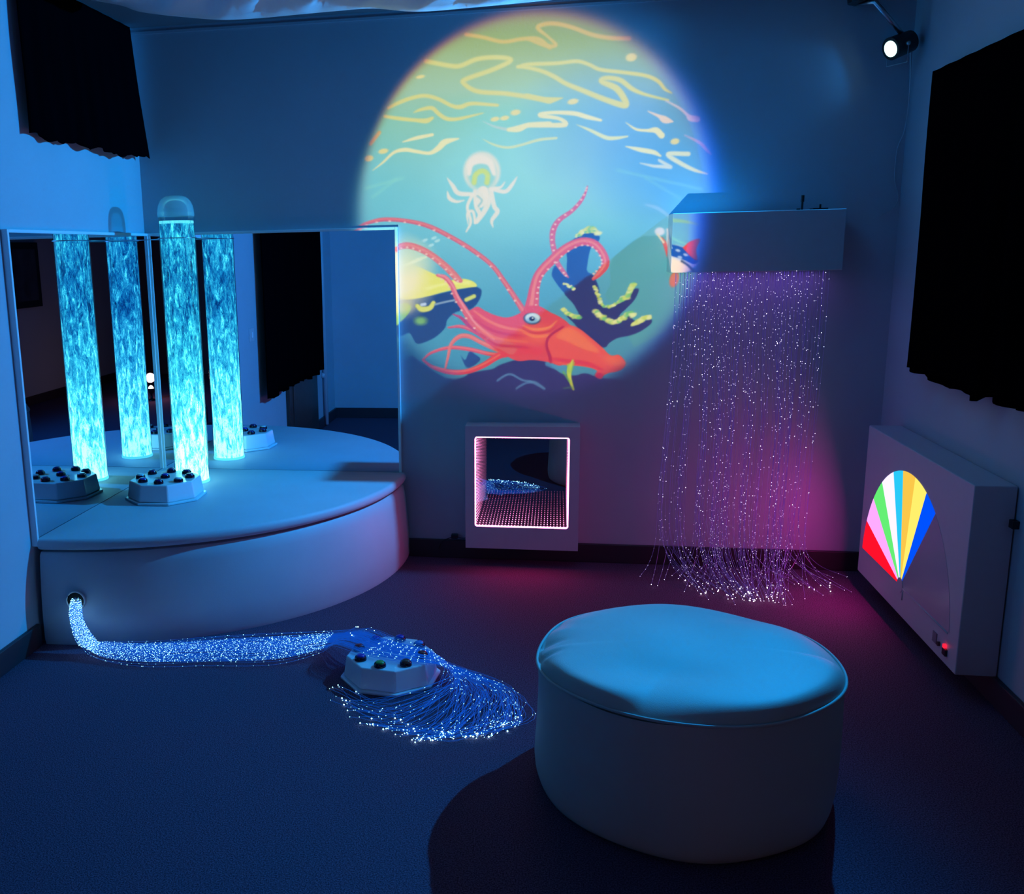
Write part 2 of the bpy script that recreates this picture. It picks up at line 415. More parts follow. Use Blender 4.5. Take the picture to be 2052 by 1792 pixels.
for k, (rr, sd, st, cv) in enumerate(((TR-.004, 1, .8, .35), (TR*.6, 2, .9, .8))):
    b = MB(); b.lathe([(rr, .004), (rr, TZW-TZ0)], (TX, TY, TZ0), 40, caps=False)
    b.build('bubbling_water', bubble_mat('bubbling_water', sd, st, cv), t, smooth=True)
b = MB(); b.lathe([(TR-.004, 0), (TR-.004, .012)], (TX, TY, TZW-.012), 40); b.build('water_surface', emis('lit_surface', (.12, .8, 1.0), 1.3, False), t)
b = MB(); b.lathe([(TR+.001, 0), (TR+.001, .012)], (TX, TY, TZ0), 40); b.build('lit_base', emis('lit_base', (.10, .75, 1.0), 1.6), t)
b = MB(); zc = 1.575
b.tube([(TX+(TR+.004)*cos(2*pi*i/32), TY+(TR+.004)*sin(2*pi*i/32), zc) for i in range(32)], .0025, 6, closed=True)
b.tube([(TX-.06, TY+.06, zc), (XL+.022, YB-.03, zc)], .0022, 6); b.tube([(TX+.07, TY+.05, zc), (TX+.09, YB-.025, zc)], .0022, 6)
b.build('bracket', M_metal, t, smooth=True)

# ------------------------------------------------------------------ control boxes
CAPS = {'blue': (.01, .03, .35), 'navy': (.012, .01, .12), 'sky': (.03, .25, .7), 'red': (.35, .02, .03), 'maroon': (.12, .02, .03), 'green': (.02, .3, .06), 'brown': (.1, .04, .03), 'white': (.6, .65, .7)}
def control_box(label, c, z, off, ring, centre=None, ringr=.115, phase=0):
    t = thing('control_box', label, 'control box', (c[0], c[1], z))
    def octa(R): return [(c[0]+R*cos(radians(off+45*k)), c[1]+R*sin(radians(off+45*k))) for k in range(8)]
    b = MB(); b.prism(octa(.181), z+.001, z+.012); b.build('base_flange', M_plastic, t, bevel=.003)
    b = MB(); r0, r1 = octa(.170), octa(.158)
    b.loft([[(x, y, z+.012) for x, y in r0], [(x, y, z+.088) for x, y in r1]]); b.build('casing', M_plastic, t, bevel=.006, seg=3)
    spots = [(c[0]+ringr*cos(radians(phase+45*k)), c[1]+ringr*sin(radians(phase+45*k)), n_) for k, n_ in enumerate(ring)]
    if centre: spots.append((c[0], c[1], centre))
    for x, y, cn in spots:
        m = mat('cap_'+cn, CAPS[cn], .2)
        b = MB(); b.lathe([(.0215, 0), (.0215, .008), (.019, .013), (.017, .0135)], (x, y, z+.0885), 24)
        o = b.build('button', mat('button_ring', (.006, .005, .02), .15), t, smooth=True); o.modifiers.new('es', 'EDGE_SPLIT').split_angle = radians(35)
        b = MB(); b.lathe([(.016, .010), (.016, .0155), (.013, .0185), (.007, .0195)], (x, y, z+.0885), 24)
        b.build('button_cap', m, o, smooth=True)
        oc = o
        for ch in oc.children: ch.matrix_parent_inverse = Matrix.Identity(4)
    return t
control_box('white octagonal control box with buttons on the podium beside bubble tube', (-1.725, 4.006), .432, 25,
            ['navy', 'navy', 'navy', 'navy', 'white', 'blue', 'navy', 'white'], 'blue', .112, 8)
control_box('white octagonal control box with buttons on the carpet under glowing fibres', (-.57, 3.20), 0, 15,
            ['maroon', 'sky', 'blue', 'blue', 'red', 'blue', 'green', 'brown'], None, .118, -8)

# ------------------------------------------------------------------ pouffe
OX, OY, OR, OH = .362, 2.622, .402, .370
t = thing('pouffe', 'large round pale fabric pouffe standing on the carpet in the foreground', 'pouffe', (OX, OY, 0))
nr = 120
def wob(a, z):  # slightly slumped outline
    return .006*sin(2*a+.5)+.004*sin(3*a+z*6)+.003*sin(7*a+z*9)
b = MB(); rings = []
for z, dr in ((.001,-.016),(.012,-.004),(.03,.002),(.06,.006),(.11,.006),(.18,.004),(.25,0),(.31,-.003),(.355,-.003),(OH-.004,-.004)):
    rings.append([(OX+(OR+dr+wob(2*pi*i/nr, z))*cos(2*pi*i/nr), OY+(OR+dr+wob(2*pi*i/nr, z))*sin(2*pi*i/nr), z) for i in range(nr)])
b.loft(rings); b.build('side_cover', M_drum, t, smooth=True).modifiers.new('es', 'EDGE_SPLIT').split_angle = radians(60)
def rimz(a): return OH+.004*sin(3*a+1)+.003*sin(5*a)
def topz(r, a):
    x, y = r*cos(a), r*sin(a)
    e = max(0., 1-r); ad = math.degrees(a) % 360
    if 184 < ad < 248: lobe = sin(pi*(ad-184)/64)**1.2
    elif 252 < ad < 357: lobe = (.45+.55*(ad-252)/105)*sin(pi*((ad-252)/105)**1.4)**1.0
    else: lobe = 0
    lobe = .10+.9*max(0, lobe)
    puff = .044*(1-math.exp(-e*(4.0+46*lobe)))
    dip = 0
    lump = .011*math.exp(-((x+.25)**2+(y-.1)**2)/.12)-.012*math.exp(-((x+.18)**2/.12+(y+.45)**2/.03))+.009*math.exp(-((x-.5)**2+(y-.2)**2)/.08)-.009*math.exp(-((x-.45)**2/.05+(y-.6)**2/.02))
    pucker = .006*sin(22*a+2*sin(a*3))*math.exp(-e*10)*(1 if r < .985 else 0)*max(0, cos(a-pi*.98))**6
    crease = -.012*math.exp(-((a % (2*pi)-3.32)/.05)**2)*math.exp(-((e-.06)/.09)**2) - .008*math.exp(-((a % (2*pi)-3.08)/.05)**2)*math.exp(-((e-.06)/.09)**2)
    return rimz(a)*r**6+(1-r**6)*OH+puff-dip+lump+pucker+crease
b = MB(); rs = [.02,.08,.15,.22,.3,.38,.46,.54,.62,.69,.75,.80,.84,.88,.905,.925,.945,.96,.972,.98,.988,.994,.999]
n2 = 240
rings = [[(OX+(OR-.004+wob(2*pi*i/n2, OH))*r*cos(2*pi*i/n2), OY+(OR-.004+wob(2*pi*i/n2, OH))*r*sin(2*pi*i/n2), topz(r, 2*pi*i/n2)) for i in range(n2)] for r in reversed(rs)]
b.loft(rings, caps=False); n0 = len(b.v); b.f.append(tuple(range(n0-n2, n0))); b.mi.append(0)
b.build('top_cover', M_drum, t, smooth=True)
b = MB(); b.tube([(OX+(OR-.001+wob(2*pi*i/160, OH))*cos(2*pi*i/160), OY+(OR-.001+wob(2*pi*i/160, OH))*sin(2*pi*i/160), rimz(2*pi*i/160)+.001) for i in range(160)], .0042, 8, closed=True)
b.build('piping', M_drum, t, smooth=True)

# ------------------------------------------------------------------ infinity mirror
t = thing('infinity_mirror', 'white square box on back wall framing a pink tunnel of light dots', 'infinity mirror', (-.153, YB, .087))
x0, x1, z0, z1, yf = -.418, .113, .087, .683, 4.48
def rrect(ax0, ax1, az0, az1, r, y, n=6):
    P = []
    for cx, cz, s in ((ax1-r, az1-r, 0), (ax0+r, az1-r, 90), (ax0+r, az0+r, 180), (ax1-r, az0+r, 270)):
        for k in range(n+1):
            a = radians(s+90*k/n); P.append((cx+r*cos(a), y, cz+r*sin(a)))
    return P
inner = rrect(IMX0, IMX1, IMZ0, IMZ1, .012, yf)
b = MB()
outer = []
for p in inner:  # matching outer points on the square outline
    cx, cz = (IMX0+IMX1)/2, (IMZ0+IMZ1)/2
    outer.append((x1 if p[0] > cx+.2 else x0 if p[0] < cx-.2 else p[0], yf, z1 if p[2] > cz+.2 else z0 if p[2] < cz-.2 else p[2]))
N = len(inner)
vs = inner+outer+[(p[0], YB-.001, p[2]) for p in inner]+[(p[0], YB-.001, p[2]) for p in outer]
fs = []
for i in range(N):
    j = (i+1) % N
    fs += [(i, j, N+j, N+i), (2*N+i, 3*N+i, 3*N+j, 2*N+j), (i, 2*N+i, 2*N+j, j), (N+i, N+j, 3*N+j, 3*N+i)]
b.add(vs, fs)
o = b.build('casing', M_white, t)
bm = bmesh.new(); bm.from_mesh(o.data); bmesh.ops.remove_doubles(bm, verts=bm.verts, dist=1e-5); bmesh.ops.dissolve_degenerate(bm, edges=bm.edges, dist=1e-5); bmesh.ops.recalc_face_normals(bm, faces=bm.faces); bm.to_mesh(o.data); bm.free()
M_led = emis('pink_led', (1.0, .22, .55), 9, True)
b = MB(); b.tube(rrect(IMX0+.003, IMX1-.003, IMZ0+.003, IMZ1-.003, .010, yf+.004), .0023, 8, closed=True)
b.build('led_strip', M_led, t, smooth=True)
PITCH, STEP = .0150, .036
def dot_row(bm_, y, shrink, r):
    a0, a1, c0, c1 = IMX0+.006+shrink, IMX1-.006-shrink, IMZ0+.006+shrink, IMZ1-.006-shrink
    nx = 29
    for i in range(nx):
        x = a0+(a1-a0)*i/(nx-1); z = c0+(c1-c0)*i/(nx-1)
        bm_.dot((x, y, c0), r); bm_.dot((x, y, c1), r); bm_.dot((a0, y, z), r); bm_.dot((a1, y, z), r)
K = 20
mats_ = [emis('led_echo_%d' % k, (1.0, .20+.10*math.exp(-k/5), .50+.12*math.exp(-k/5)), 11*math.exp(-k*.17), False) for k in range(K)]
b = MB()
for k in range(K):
    b.cur = k; dot_row(b, yf+.014+STEP*k, .0, .0023 if k < 6 else .0021)  # first row is the LEDs, deeper rows imitate their fading reflections
o = b.build('led_and_echo_dots', mats_, t); o['kind'] = 'stuff'
M_tun = emis('tunnel_dark', (.0, .0, .0), 0, False)
def tunnel():
    m = bpy.data.materials.new('tunnel_lining'); m.use_nodes = True
    p = m.node_tree.nodes['Principled BSDF']; p.inputs['Base Color'].default_value = (.10, .008, .04, 1); p.inputs['Roughness'].default_value = .35; p.inputs['Metallic'].default_value = .6
    return m
b = MB()
ring0 = rrect(IMX0+.0008, IMX1-.0008, IMZ0+.0008, IMZ1-.0008, .0115, yf+.010)
b.loft([ring0, [(p[0], yf+.014+STEP*K, p[2]) for p in ring0]], caps=False)  # tunnel added to hold the reflected depth, no real recess
o = b.build('echo_tunnel', tunnel(), t)
b = MB(); b.add([(p[0], yf+.014+STEP*K, p[2]) for p in ring0], [tuple(range(len(ring0)))]); b.build('tunnel_back', M_dark, t)
# two-way front pane
m = bpy.data.materials.new('two_way_mirror'); m.use_nodes = True; nt = m.node_tree; nt.nodes.clear()
oo = nt.nodes.new('ShaderNodeOutputMaterial'); mx = nt.nodes.new('ShaderNodeMixShader'); mx.inputs[0].default_value = .42
tr = nt.nodes.new('ShaderNodeBsdfTransparent'); gl = nt.nodes.new('ShaderNodeBsdfGlossy'); gl.inputs['Roughness'].default_value = 0.0
gl.inputs[0].default_value = (.9, .9, .95, 1)
nt.links.new(tr.outputs[0], mx.inputs[1]); nt.links.new(gl.outputs[0], mx.inputs[2]); nt.links.new(mx.outputs[0], oo.inputs[0])
b = MB(); b.add(rrect(IMX0, IMX1, IMZ0, IMZ1, .012, yf+.009), [tuple(range(N))]); b.build('two_way_glass', m, t)
# plug and lead beside it
t = thing('power_plug', 'small black plug and lead on back wall left of the infinity mirror', 'plug', (-.48, YB-.02, .1))
b = MB(); b.box((-.498, YB-.035, .103), (-.465, YB-.001, .122)); b.build('plug', M_black, t, bevel=.003)
b = MB(); b.tube(catmull([(-.495, YB-.02, .108), (-.515, YB-.024, .100), (-.54, YB-.03, .09), (-.56, YB-.03, .05)], 5), .002, 6); b.tube(catmull([(-.467, YB-.02, .107), (-.44, YB-.02, .104), (-.415, YB-.015, .105)], 4), .002, 6)
b.build('lead', M_black, t, smooth=True)

# ------------------------------------------------------------------ fan light panel on the right wall
FX = 1.306
t = thing('fan_light_panel', 'white wall box on right wall with a glowing rainbow fan', 'light panel', (XR, 3.79, .09))
b = MB(); b.box((FX, 3.252, .09), (XR-.004, 4.330, .732)); b.build('casing', M_white, t, bevel=.004)
b = MB(); b.box((XR-.012, 3.27, .10), (XR, 4.31, .72)); b.build('back_plate', M_dark, t)
fc = (3.806, .206)
def fr_(a):  # outline radius of the fan window
    return .478-.042*sin(a)**1.0*(1 if a < 1.2 else 1) + (.0)
def secmesh(a0, a1, x, n=10, r0=.03, inset=0):
    P = []
    for k in range(n+1):
        a = radians(a0+(a1-a0)*k/n); P.append((x, fc[0]+r0*cos(a), fc[1]+r0*sin(a)))
    for k in range(n, -1, -1):
        a = radians(a0+(a1-a0)*k/n); R = fr_(a)-inset; P.append((x, fc[0]+R*cos(a), fc[1]+R*sin(a)))
    return P
SECT = [(0, 16, (225, 12, 34), .95, 'red'), (16, 32, (235, 150, 240), .85, 'pink'), (32, 48, (95, 225, 110), .72, 'green'), (48, 66, (240, 222, 255), .8, 'white'),
        (66, 80, (40, 195, 240), .68, 'cyan'), (80, 97, (252, 200, 75), .62, 'amber'), (97, 113, (255, 232, 105), .68, 'yellow'), (113, 127, (0, 75, 235), .75, 'blue')]
def rot(p, d):
    y, z = p[1]-fc[0], p[2]-fc[1]; return p
def sector_mat(nm, c, s):
    m = bpy.data.materials.new('lit_'+nm); m.use_nodes = True; nt = m.node_tree; nt.nodes.clear()
    o = nt.nodes.new('ShaderNodeOutputMaterial'); e = nt.nodes.new('ShaderNodeEmission'); e.inputs[0].default_value = (*lin(c), 1); e.inputs[1].default_value = s*1.6
    nt.links.new(e.outputs[0], o.inputs[0]); return m
for a0, a1, c, s, nm in SECT:
    P = secmesh(a0, a1, FX-.0015); n_ = len(P)
    b = MB(); b.add(P+[(p[0]+.004, p[1], p[2]) for p in P], [tuple(range(n_)), tuple(range(2*n_-1, n_-1, -1))]+[(i, (i+1)%n_, n_+(i+1)%n_, n_+i) for i in range(n_)])
    o = b.build('fan_sector', sector_mat(nm, c, s), t); o['label'] = 'glowing %s sector' % nm
P = secmesh(127, 180, FX-.001, 18); n_ = len(P)
b = MB(); b.add(P+[(p[0]+.004, p[1], p[2]) for p in P], [tuple(range(n_)), tuple(range(2*n_-1, n_-1, -1))]+[(i, (i+1)%n_, n_+(i+1)%n_, n_+i) for i in range(n_)])
o = b.build('fan_sector', mat('unlit_diffuser', (.45, .45, .5), .2), t); o['label'] = 'unlit dark sector'
b = MB(); b.tube([(FX-.001, fc[0]-.03, fc[1]-.05), (FX-.001, fc[0]-.03, fc[1]-.002)], .003, 6)
b.tube([(FX-.001, fc[0]-.03, fc[1]-.005), (FX-.001, fc[0]-.47, fc[1]-.005)], .003, 6); b.build('window_lip', M_white, t, smooth=True)
b = MB(); b.loft([[(x_, fc[0]+.029*cos(2*pi*i/24), fc[1]+.029*sin(2*pi*i/24)) for i in range(24)] for x_ in (FX-.004, FX+.001)]); b.build('hub', M_white, t)
b = MB(); b.box((FX-.003, 3.42, .128), (FX+.001, 3.455, .165)); b.build('socket', mat('grey_socket', (.2, .2, .24), .4), t)
b = MB(); b.tube([(FX+.002, 3.395, .14), (FX-.008, 3.395, .14)], .008, 12); b.build('knob', M_black, t)
b = MB(); b.box((FX-.008, 3.325, .122), (FX+.001, 3.355, .146)); b.build('rocker_switch', M_black, t, bevel=.002)
b = MB(); b.box((FX-.009, 3.336, .147), (FX+.001, 3.35, .16)); b.build('indicator_lamp', emis('red_indicator', (1, .01, .03), 2.2, False), t, bevel=.002)
b = MB(); b.box((XR-.02, 3.225, .60), (XR, 3.252, .625)); b.build('cable_clip', M_black, t)

gl_ = bpy.data.lights.new('fan_glow', 'AREA'); gl_.shape = 'RECTANGLE'; gl_.size = .22; gl_.size_y = .12; gl_.energy = 3.6; gl_.color = (1.0, .01, .50)
go = bpy.data.objects.new('fan_glow', gl_); COL.objects.link(go)
go.matrix_world = Matrix.Translation((1.298, 4.14, .34)) @ Vector((-1, .05, -.25)).to_track_quat('-Z', 'Y').to_matrix().to_4x4()
gl_ = bpy.data.lights.new('led_glow', 'AREA'); gl_.shape = 'RECTANGLE'; gl_.size = .40; gl_.size_y = .02; gl_.energy = 1.2; gl_.color = (1.0, .02, .25)
go = bpy.data.objects.new('led_glow', gl_); COL.objects.link(go)
go.matrix_world = Matrix.Translation((-.153, 4.464, .212)) @ Vector((0, -1, -.10)).to_track_quat('-Z', 'Z').to_matrix().to_4x4()
# ------------------------------------------------------------------ fibres
def fibre_mats(tag_, side, spark, glow, base):
    a = bpy.data.materials.new('fibre_'+tag_); a.use_nodes = True; nt = a.node_tree
    p = nt.nodes['Principled BSDF']; p.inputs['Base Color'].default_value = (*base, 1); p.inputs['Roughness'].default_value = .25
    p.inputs['Emission Color'].default_value = (*side, 1); p.inputs['Emission Strength'].default_value = glow
    a.cycles.emission_sampling = 'NONE'
    return [a, emis('sparkle_'+tag_, spark, 6.0, False), emis('tip_'+tag_, spark, 14.0, False)]
FC = fibre_mats('violet', (.10, .06, .42), (.85, .75, 1.0), .17, (.25, .2, .5))
FF = fibre_mats('blue', (.004, .10, .60), (.35, .85, 1.0), .42, (.04, .2, .55))

t = thing('fibre_optic_curtain', 'white box on back wall with violet sparkling fibres hanging to the floor', 'fibre optic curtain', (.83, YB, 1.37))
b = MB(); b.box((.482, 4.42, 1.377), (1.178, YB, 1.628)); b.build('light_box', M_white, t, bevel=.003)
b = MB(); b.tube([(1.02, 4.5, 1.628), (1.02, 4.5, 1.665)], .0045, 8); b.tube([(1.02, 4.5, 1.663), (1.02, 4.5, 1.69)], .007, 10); b.build('aerial', M_black, t)
b = MB(); b.box((1.05, 4.44, 1.628), (1.11, 4.5, 1.634)); b.box((1.08, 4.46, 1.6335), (1.087, 4.467, 1.65)); b.build('top_catch', M_black, t)
b = MB(); b.box((.985, 4.44, 1.628), (1.0, 4.455, 1.634)); b.build('rubber_stop', M_black, t)
r = random.Random(11)
nstr = 160
clumps = [(.05, .50, 1.1), (.13, .585, 1.0), (.22, .68, .9), (.30, .735, 1.2), (.42, .79, .7), (.52, .87, 1.2), (.62, .93, .9), (.72, 1.0, 1.1), (.80, 1.03, .8), (.90, 1.08, 1.2), (.97, 1.10, 1.0)]
stuff = MB(); sidx = 0
for s in range(nstr):
    u = (s+.5)/nstr if s % 2 else r.random()
    xt = .505+.635*((int(u*40)+.5)/40) + r.uniform(-.002, .002); yt = 4.435+.12*r.random()
    cl = min(clumps, key=lambda c: abs(c[0]-u)+r.uniform(0, .02))
    cxm = cl[1]-.012
    spread = r.gauss(0, .006)
    pull = 1-.75*r.random()**2.2
    xm = xt*(1-pull*.8)+cxm*pull*.8+spread*1.2
    xl_ = xt*(1-pull)+ (cxm-.015)*pull+spread*1.6
    ang = r.gauss(0, .55); ln = r.uniform(.10, .30)
    toward = .62*(xl_-.83)
    if r.random() < .8:
        xf = xl_+(.865-xl_)*r.uniform(.1, .85)+r.gauss(0, .02); ye = yt-ln-.05-.10*(1-abs(xf-.85)/.4)*r.random()
    else:
        xf = xl_+(.24 if xl_ > .8 else -.12)*r.uniform(.3, 1); ye = yt-.05-.22*r.random()
    y0_ = yt
    ctrl = [(xt, yt, 1.377), (xt+.1*(xm-xt), yt, 1.05), (xm, yt-.005, .70), (xl_, yt-.012, .36), (xl_+.1*(xf-xl_), yt-.02, .16), (xl_+.45*(xf-xl_), yt-.35*(yt-ye), .055), (xf, ye, .006+.01*r.random())]
    pts = catmull(ctrl, 6)
    part = s < 100
    b = MB() if part else stuff
    b.cur = 0; b.tube(pts, .0006, 4)
    nd = 19
    for q in range(nd):
        f = (q+r.random())/nd*(len(pts)-2); i = int(f); p = pts[i].lerp(pts[i+1], f-i)
        big = r.random() ** 3
        if p.z < .75 and r.random() < .35: continue
        b.cur = 1; b.dot(p+Vector((0, -.0012, 0)), .0006+.0010*big if p.z > .3 else .0005+.0006*big)
    b.cur = 2; b.dot(pts[-1], .0008+.0020*r.random()**3)
    if part:
        b.build('fibre_strand', FC, t)
stuff.build('fibre_strand', FC, t)['kind'] = 'stuff'
al = bpy.data.lights.new('fibre_glow', 'AREA'); al.shape = 'RECTANGLE'; al.size = .62; al.size_y = .12; al.energy = .3; al.color = (.40, .18, 1.0)
ao = bpy.data.objects.new('fibre_glow', al); COL.objects.link(ao); ao.location = (.83, 4.5, 1.37)

t = thing('fibre_optic_tail', 'bundle of blue sparkling fibres trailing from podium hole across the carpet', 'fibre optic strands', (-1.82, 3.3, 0))
stuff = MB(); r = random.Random(21)
CEN = [(-1.838, 3.36, .186), (-1.832, 3.315, .178), (-1.812, 3.27, .125), (-1.765, 3.235, .065), (-1.69, 3.225, .033), (-1.50, 3.225, .03), (-1.284, 3.275, .03), (-1.03, 3.315, .035), (-.84, 3.37, .05), (-.73, 3.30, .098), (-.62, 3.225, .103), (-.50, 3.175, .104), (-.41, 3.185, .085), (-.365, 3.215, .045)]
WID = [.020, .024, .027, .032, .045, .075, .085, .09, .07, .075, .07, .06, .05, .04]
TIPS = [(-.75, 3.10), (-.735, 2.99), (-.69, 2.90), (-.61, 2.82), (-.49, 2.79), (-.423, 2.72), (-.34, 2.76), (-.236, 2.78), (-.183, 2.80), (-.107, 2.84)]
MIDA = [(-.349, 3.175), (-.344, 3.14), (-.342, 3.12), (-.33, 3.088), (-.294, 3.073), (-.243, 3.08), (-.203, 3.10), (-.177, 3.108), (-.165, 3.10), (-.145, 3.10)]
MIDB = [(-.56, 2.975), (-.512, 2.92), (-.455, 2.877), (-.384, 2.836), (-.319, 2.83), (-.29, 2.83), (-.21, 2.87), (-.15, 2.93), (-.12, 2.93), (-.095, 2.97)]
def lerp_tab(T, f):
    f = max(0, min(len(T)-1.001, f)); i = int(f); q = f-i
    return (T[i][0]*(1-q)+T[i+1][0]*q, T[i][1]*(1-q)+T[i+1][1]*q)
NS = 165
for s in range(NS):
    th = r.uniform(0, 2*pi); rad = math.sqrt(r.random()); ctrl = []
    side = cos(th)*rad; up = sin(th)*rad; wand = r.gauss(0, .25)
    stray = r.random() < .06
    for i, (c, w_) in enumerate(zip(CEN, WID)):
        c = Vector(c); tn = (Vector(CEN[min(i+1, len(CEN)-1)])-Vector(CEN[max(i-1, 0)])).normalized()
        u = tn.cross(Vector((0, 0, 1))).normalized(); v = tn.cross(u)
        g = side+wand*max(0, min(1, (i-3)/4))
        if stray and 2 < i < 9: g = g*1.1+.55*(1 if side > 0 else -.6)
        if i < 4: p = c+u*side*w_+v*up*w_
        else:
            hh = .022 if i < 8 else .007
            p = c+u*g*w_; p.z += up*hh
            if i < 8: p.z = max(p.z, .003)
        ctrl.append(p)
    f = r.triangular(-.2, 9.2, 6.2) if s % 3 else r.uniform(-.2, 9.2)
    a_, b_, e_ = lerp_tab(MIDA, f+r.gauss(0, .6)), lerp_tab(MIDB, f+r.gauss(0, .6)), lerp_tab(TIPS, f)
    k = r.uniform(.1, 1.05) if r.random() < .45 else r.uniform(.75, 1.05)
    if s % 24 == 5:  # a few stop short near the far corner of the box
        ctrl = ctrl[:10]; ctrl[-1] = ctrl[-1]+Vector((r.uniform(-.03, .06), r.uniform(0, .06), r.uniform(.0, .03)))
    else:
        ctrl.append(Vector((a_[0]+r.gauss(0, .022), a_[1]+r.gauss(0, .02), .020)))
        ctrl.append(Vector((b_[0]+r.gauss(0, .026), b_[1]+r.gauss(0, .022), .006)))
        e = Vector((b_[0]+(e_[0]-b_[0])*k+r.gauss(0, .008), b_[1]+(e_[1]-b_[1])*k+r.gauss(0, .008), .004+.004*r.random())); ctrl.append(e)
    pts = catmull(ctrl, 5)
    part = s < 100; b = MB() if part else stuff
    b.cur = 0; b.tube(pts, .00055, 4)
    n_main = min(41, len(pts)-2)
    for q in range(46):
        ff = (q+r.random())/46*(n_main-1); i = int(ff); p = pts[i].lerp(pts[i+1], ff-i)
        b.cur = 1; b.dot(p+Vector((0, -.0008, .0006)), .0006+.0011*r.random()**3)
    for q in range(5):
        if len(pts) > 55:
            i = r.randrange(50, len(pts)-1); b.cur = 1; b.dot(pts[i]+Vector((0, 0, .0006)), .0008+.0006*r.random())
    b.cur = 2; b.dot(pts[-1], .0009+.0022*r.random()**3)
    if part: b.build('fibre_strand', FF, t)
stuff.build('fibre_strand', FF, t)['kind'] = 'stuff'

# ------------------------------------------------------------------ spot lamp in the corner
t = thing('spot_lamp', 'bright small cyan spotlight bracketed in the corner above the right curtain', 'spotlight', tuple(LAMP))
ax = (LAMP_AIM-LAMP).normalized()
ua = ax.cross(Vector((0, 0, 1))).normalized(); va = ax.cross(ua)
def ringp(d_, rr, n=28): return [tuple(LAMP+ax*d_+(ua*cos(2*pi*i/n)+va*sin(2*pi*i/n))*rr) for i in range(n)]
b = MB(); b.loft([ringp(-.12, .03), ringp(-.11, .042), ringp(-.02, .045), ringp(-.012, .045), ringp(-.012, .034), ringp(-.03, .03)]); b.build('housing', M_black, t, smooth=False)
b = MB(); b.loft([ringp(-.014, .031), ringp(-.010, .031)]); b.build('lens', emis('lamp_lens', (.55, 1.0, 1.0), 4, False), t)
b = MB()
P_ = [LAMP-ax*.05+ua*.055, LAMP-ax*.05+ua*.055+Vector((0, 0, -.07)), LAMP-ax*.05-ua*.055+Vector((0, 0, -.07)), LAMP-ax*.05-ua*.055]
b.tube(P_, .0025, 6); b.tube([LAMP-ax*.05+ua*.045, LAMP-ax*.05+ua*.058], .008, 8); b.tube([LAMP-ax*.05-ua*.045, LAMP-ax*.05-ua*.058], .008, 8)
b.tube([LAMP-ax*.10, Vector((1.22, 4.40, 2.42)), Vector((1.19, YB-.03, 2.45))], .01, 8); b.build('yoke', M_metal, t, smooth=True)
b = MB(); b.lathe([(.045, 0), (.05, .03), (.05, .1)], (1.19, 4.50, 2.44), 20); b.build('mounting_pod', M_black, t)
b = MB(); b.tube(catmull([LAMP-ax*.11, (1.425, 4.56, 2.10), (1.425, 4.58, 1.95), (1.405, 4.59, 1.87), (1.405, 4.59, 1.75), (1.425, 4.59, 1.67), (1.40, 4.59, 1.62), (1.36, 4.59, 1.60)], 6), .0022, 6)
b.build('lead', M_metal, t, smooth=True)
ld = bpy.data.lights.new('spot_beam', 'SPOT'); ld.energy = LAMP_W; ld.color = LAMP_COL; ld.shadow_soft_size = .018
ld.spot_size = radians(150); ld.spot_blend = .12
ld.use_nodes = True; nt = ld.node_tree; nt.nodes.clear(); L = nt.links
out = nt.nodes.new('ShaderNodeOutputLight'); em = nt.nodes.new('ShaderNodeEmission'); tc = nt.nodes.new('ShaderNodeTexCoord')
rotm = ax.to_track_quat('-Z', 'Y').to_matrix()
def beam_falloff(world_axis, lo_, hi_, v0, v1):
    """beam falls off towards one side, by an added profile; the lamp has no barn door"""
    d_ = nt.nodes.new('ShaderNodeVectorMath'); d_.operation = 'DOT_PRODUCT'; d_.inputs[1].default_value = rotm.transposed() @ Vector(world_axis)
    L.new(tc.outputs['Normal'], d_.inputs[0])
    m_ = nt.nodes.new('ShaderNodeMapRange'); m_.interpolation_type = 'SMOOTHSTEP'
    for k_, v_ in (('From Min', lo_), ('From Max', hi_), ('To Min', v0), ('To Max', v1)): m_.inputs[k_].default_value = v_
    L.new(d_.outputs['Value'], m_.inputs['Value']); return m_.outputs[0]
f1 = beam_falloff((0, 1, 0), -.01, .20, 1.0, .0010); f2 = beam_falloff((-1, 0, 0), .02, .26, .0006, 1.0); f3 = beam_falloff((0, 0, 1), -.25, .12, 1.0, .9); f4 = beam_falloff((0, 0, 1), -.86, -.56, .03, 1.0); f5 = beam_falloff((0, 0, 1), .13, .34, 1.0, .0)  # dimming added per direction to shape where the beam falls
ma = nt.nodes.new('ShaderNodeMath'); ma.operation = 'MULTIPLY'; L.new(f1, ma.inputs[0]); L.new(f2, ma.inputs[1])
mb_ = nt.nodes.new('ShaderNodeMath'); mb_.operation = 'MULTIPLY'; L.new(ma.outputs[0], mb_.inputs[0]); L.new(f3, mb_.inputs[1])
mc_ = nt.nodes.new('ShaderNodeMath'); mc_.operation = 'MULTIPLY'; L.new(mb_.outputs[0], mc_.inputs[0]); L.new(f4, mc_.inputs[1])
md_ = nt.nodes.new('ShaderNodeMath'); md_.operation = 'MULTIPLY'; L.new(mc_.outputs[0], md_.inputs[0]); L.new(f5, md_.inputs[1])
L.new(md_.outputs[0], em.inputs[1]); L.new(em.outputs[0], out.inputs[0])
lo = bpy.data.objects.new('spot_beam', ld); COL.objects.link(lo)
lo.matrix_world = Matrix.Translation(LAMP+ax*.002) @ ax.to_track_quat('-Z', 'Y').to_matrix().to_4x4()

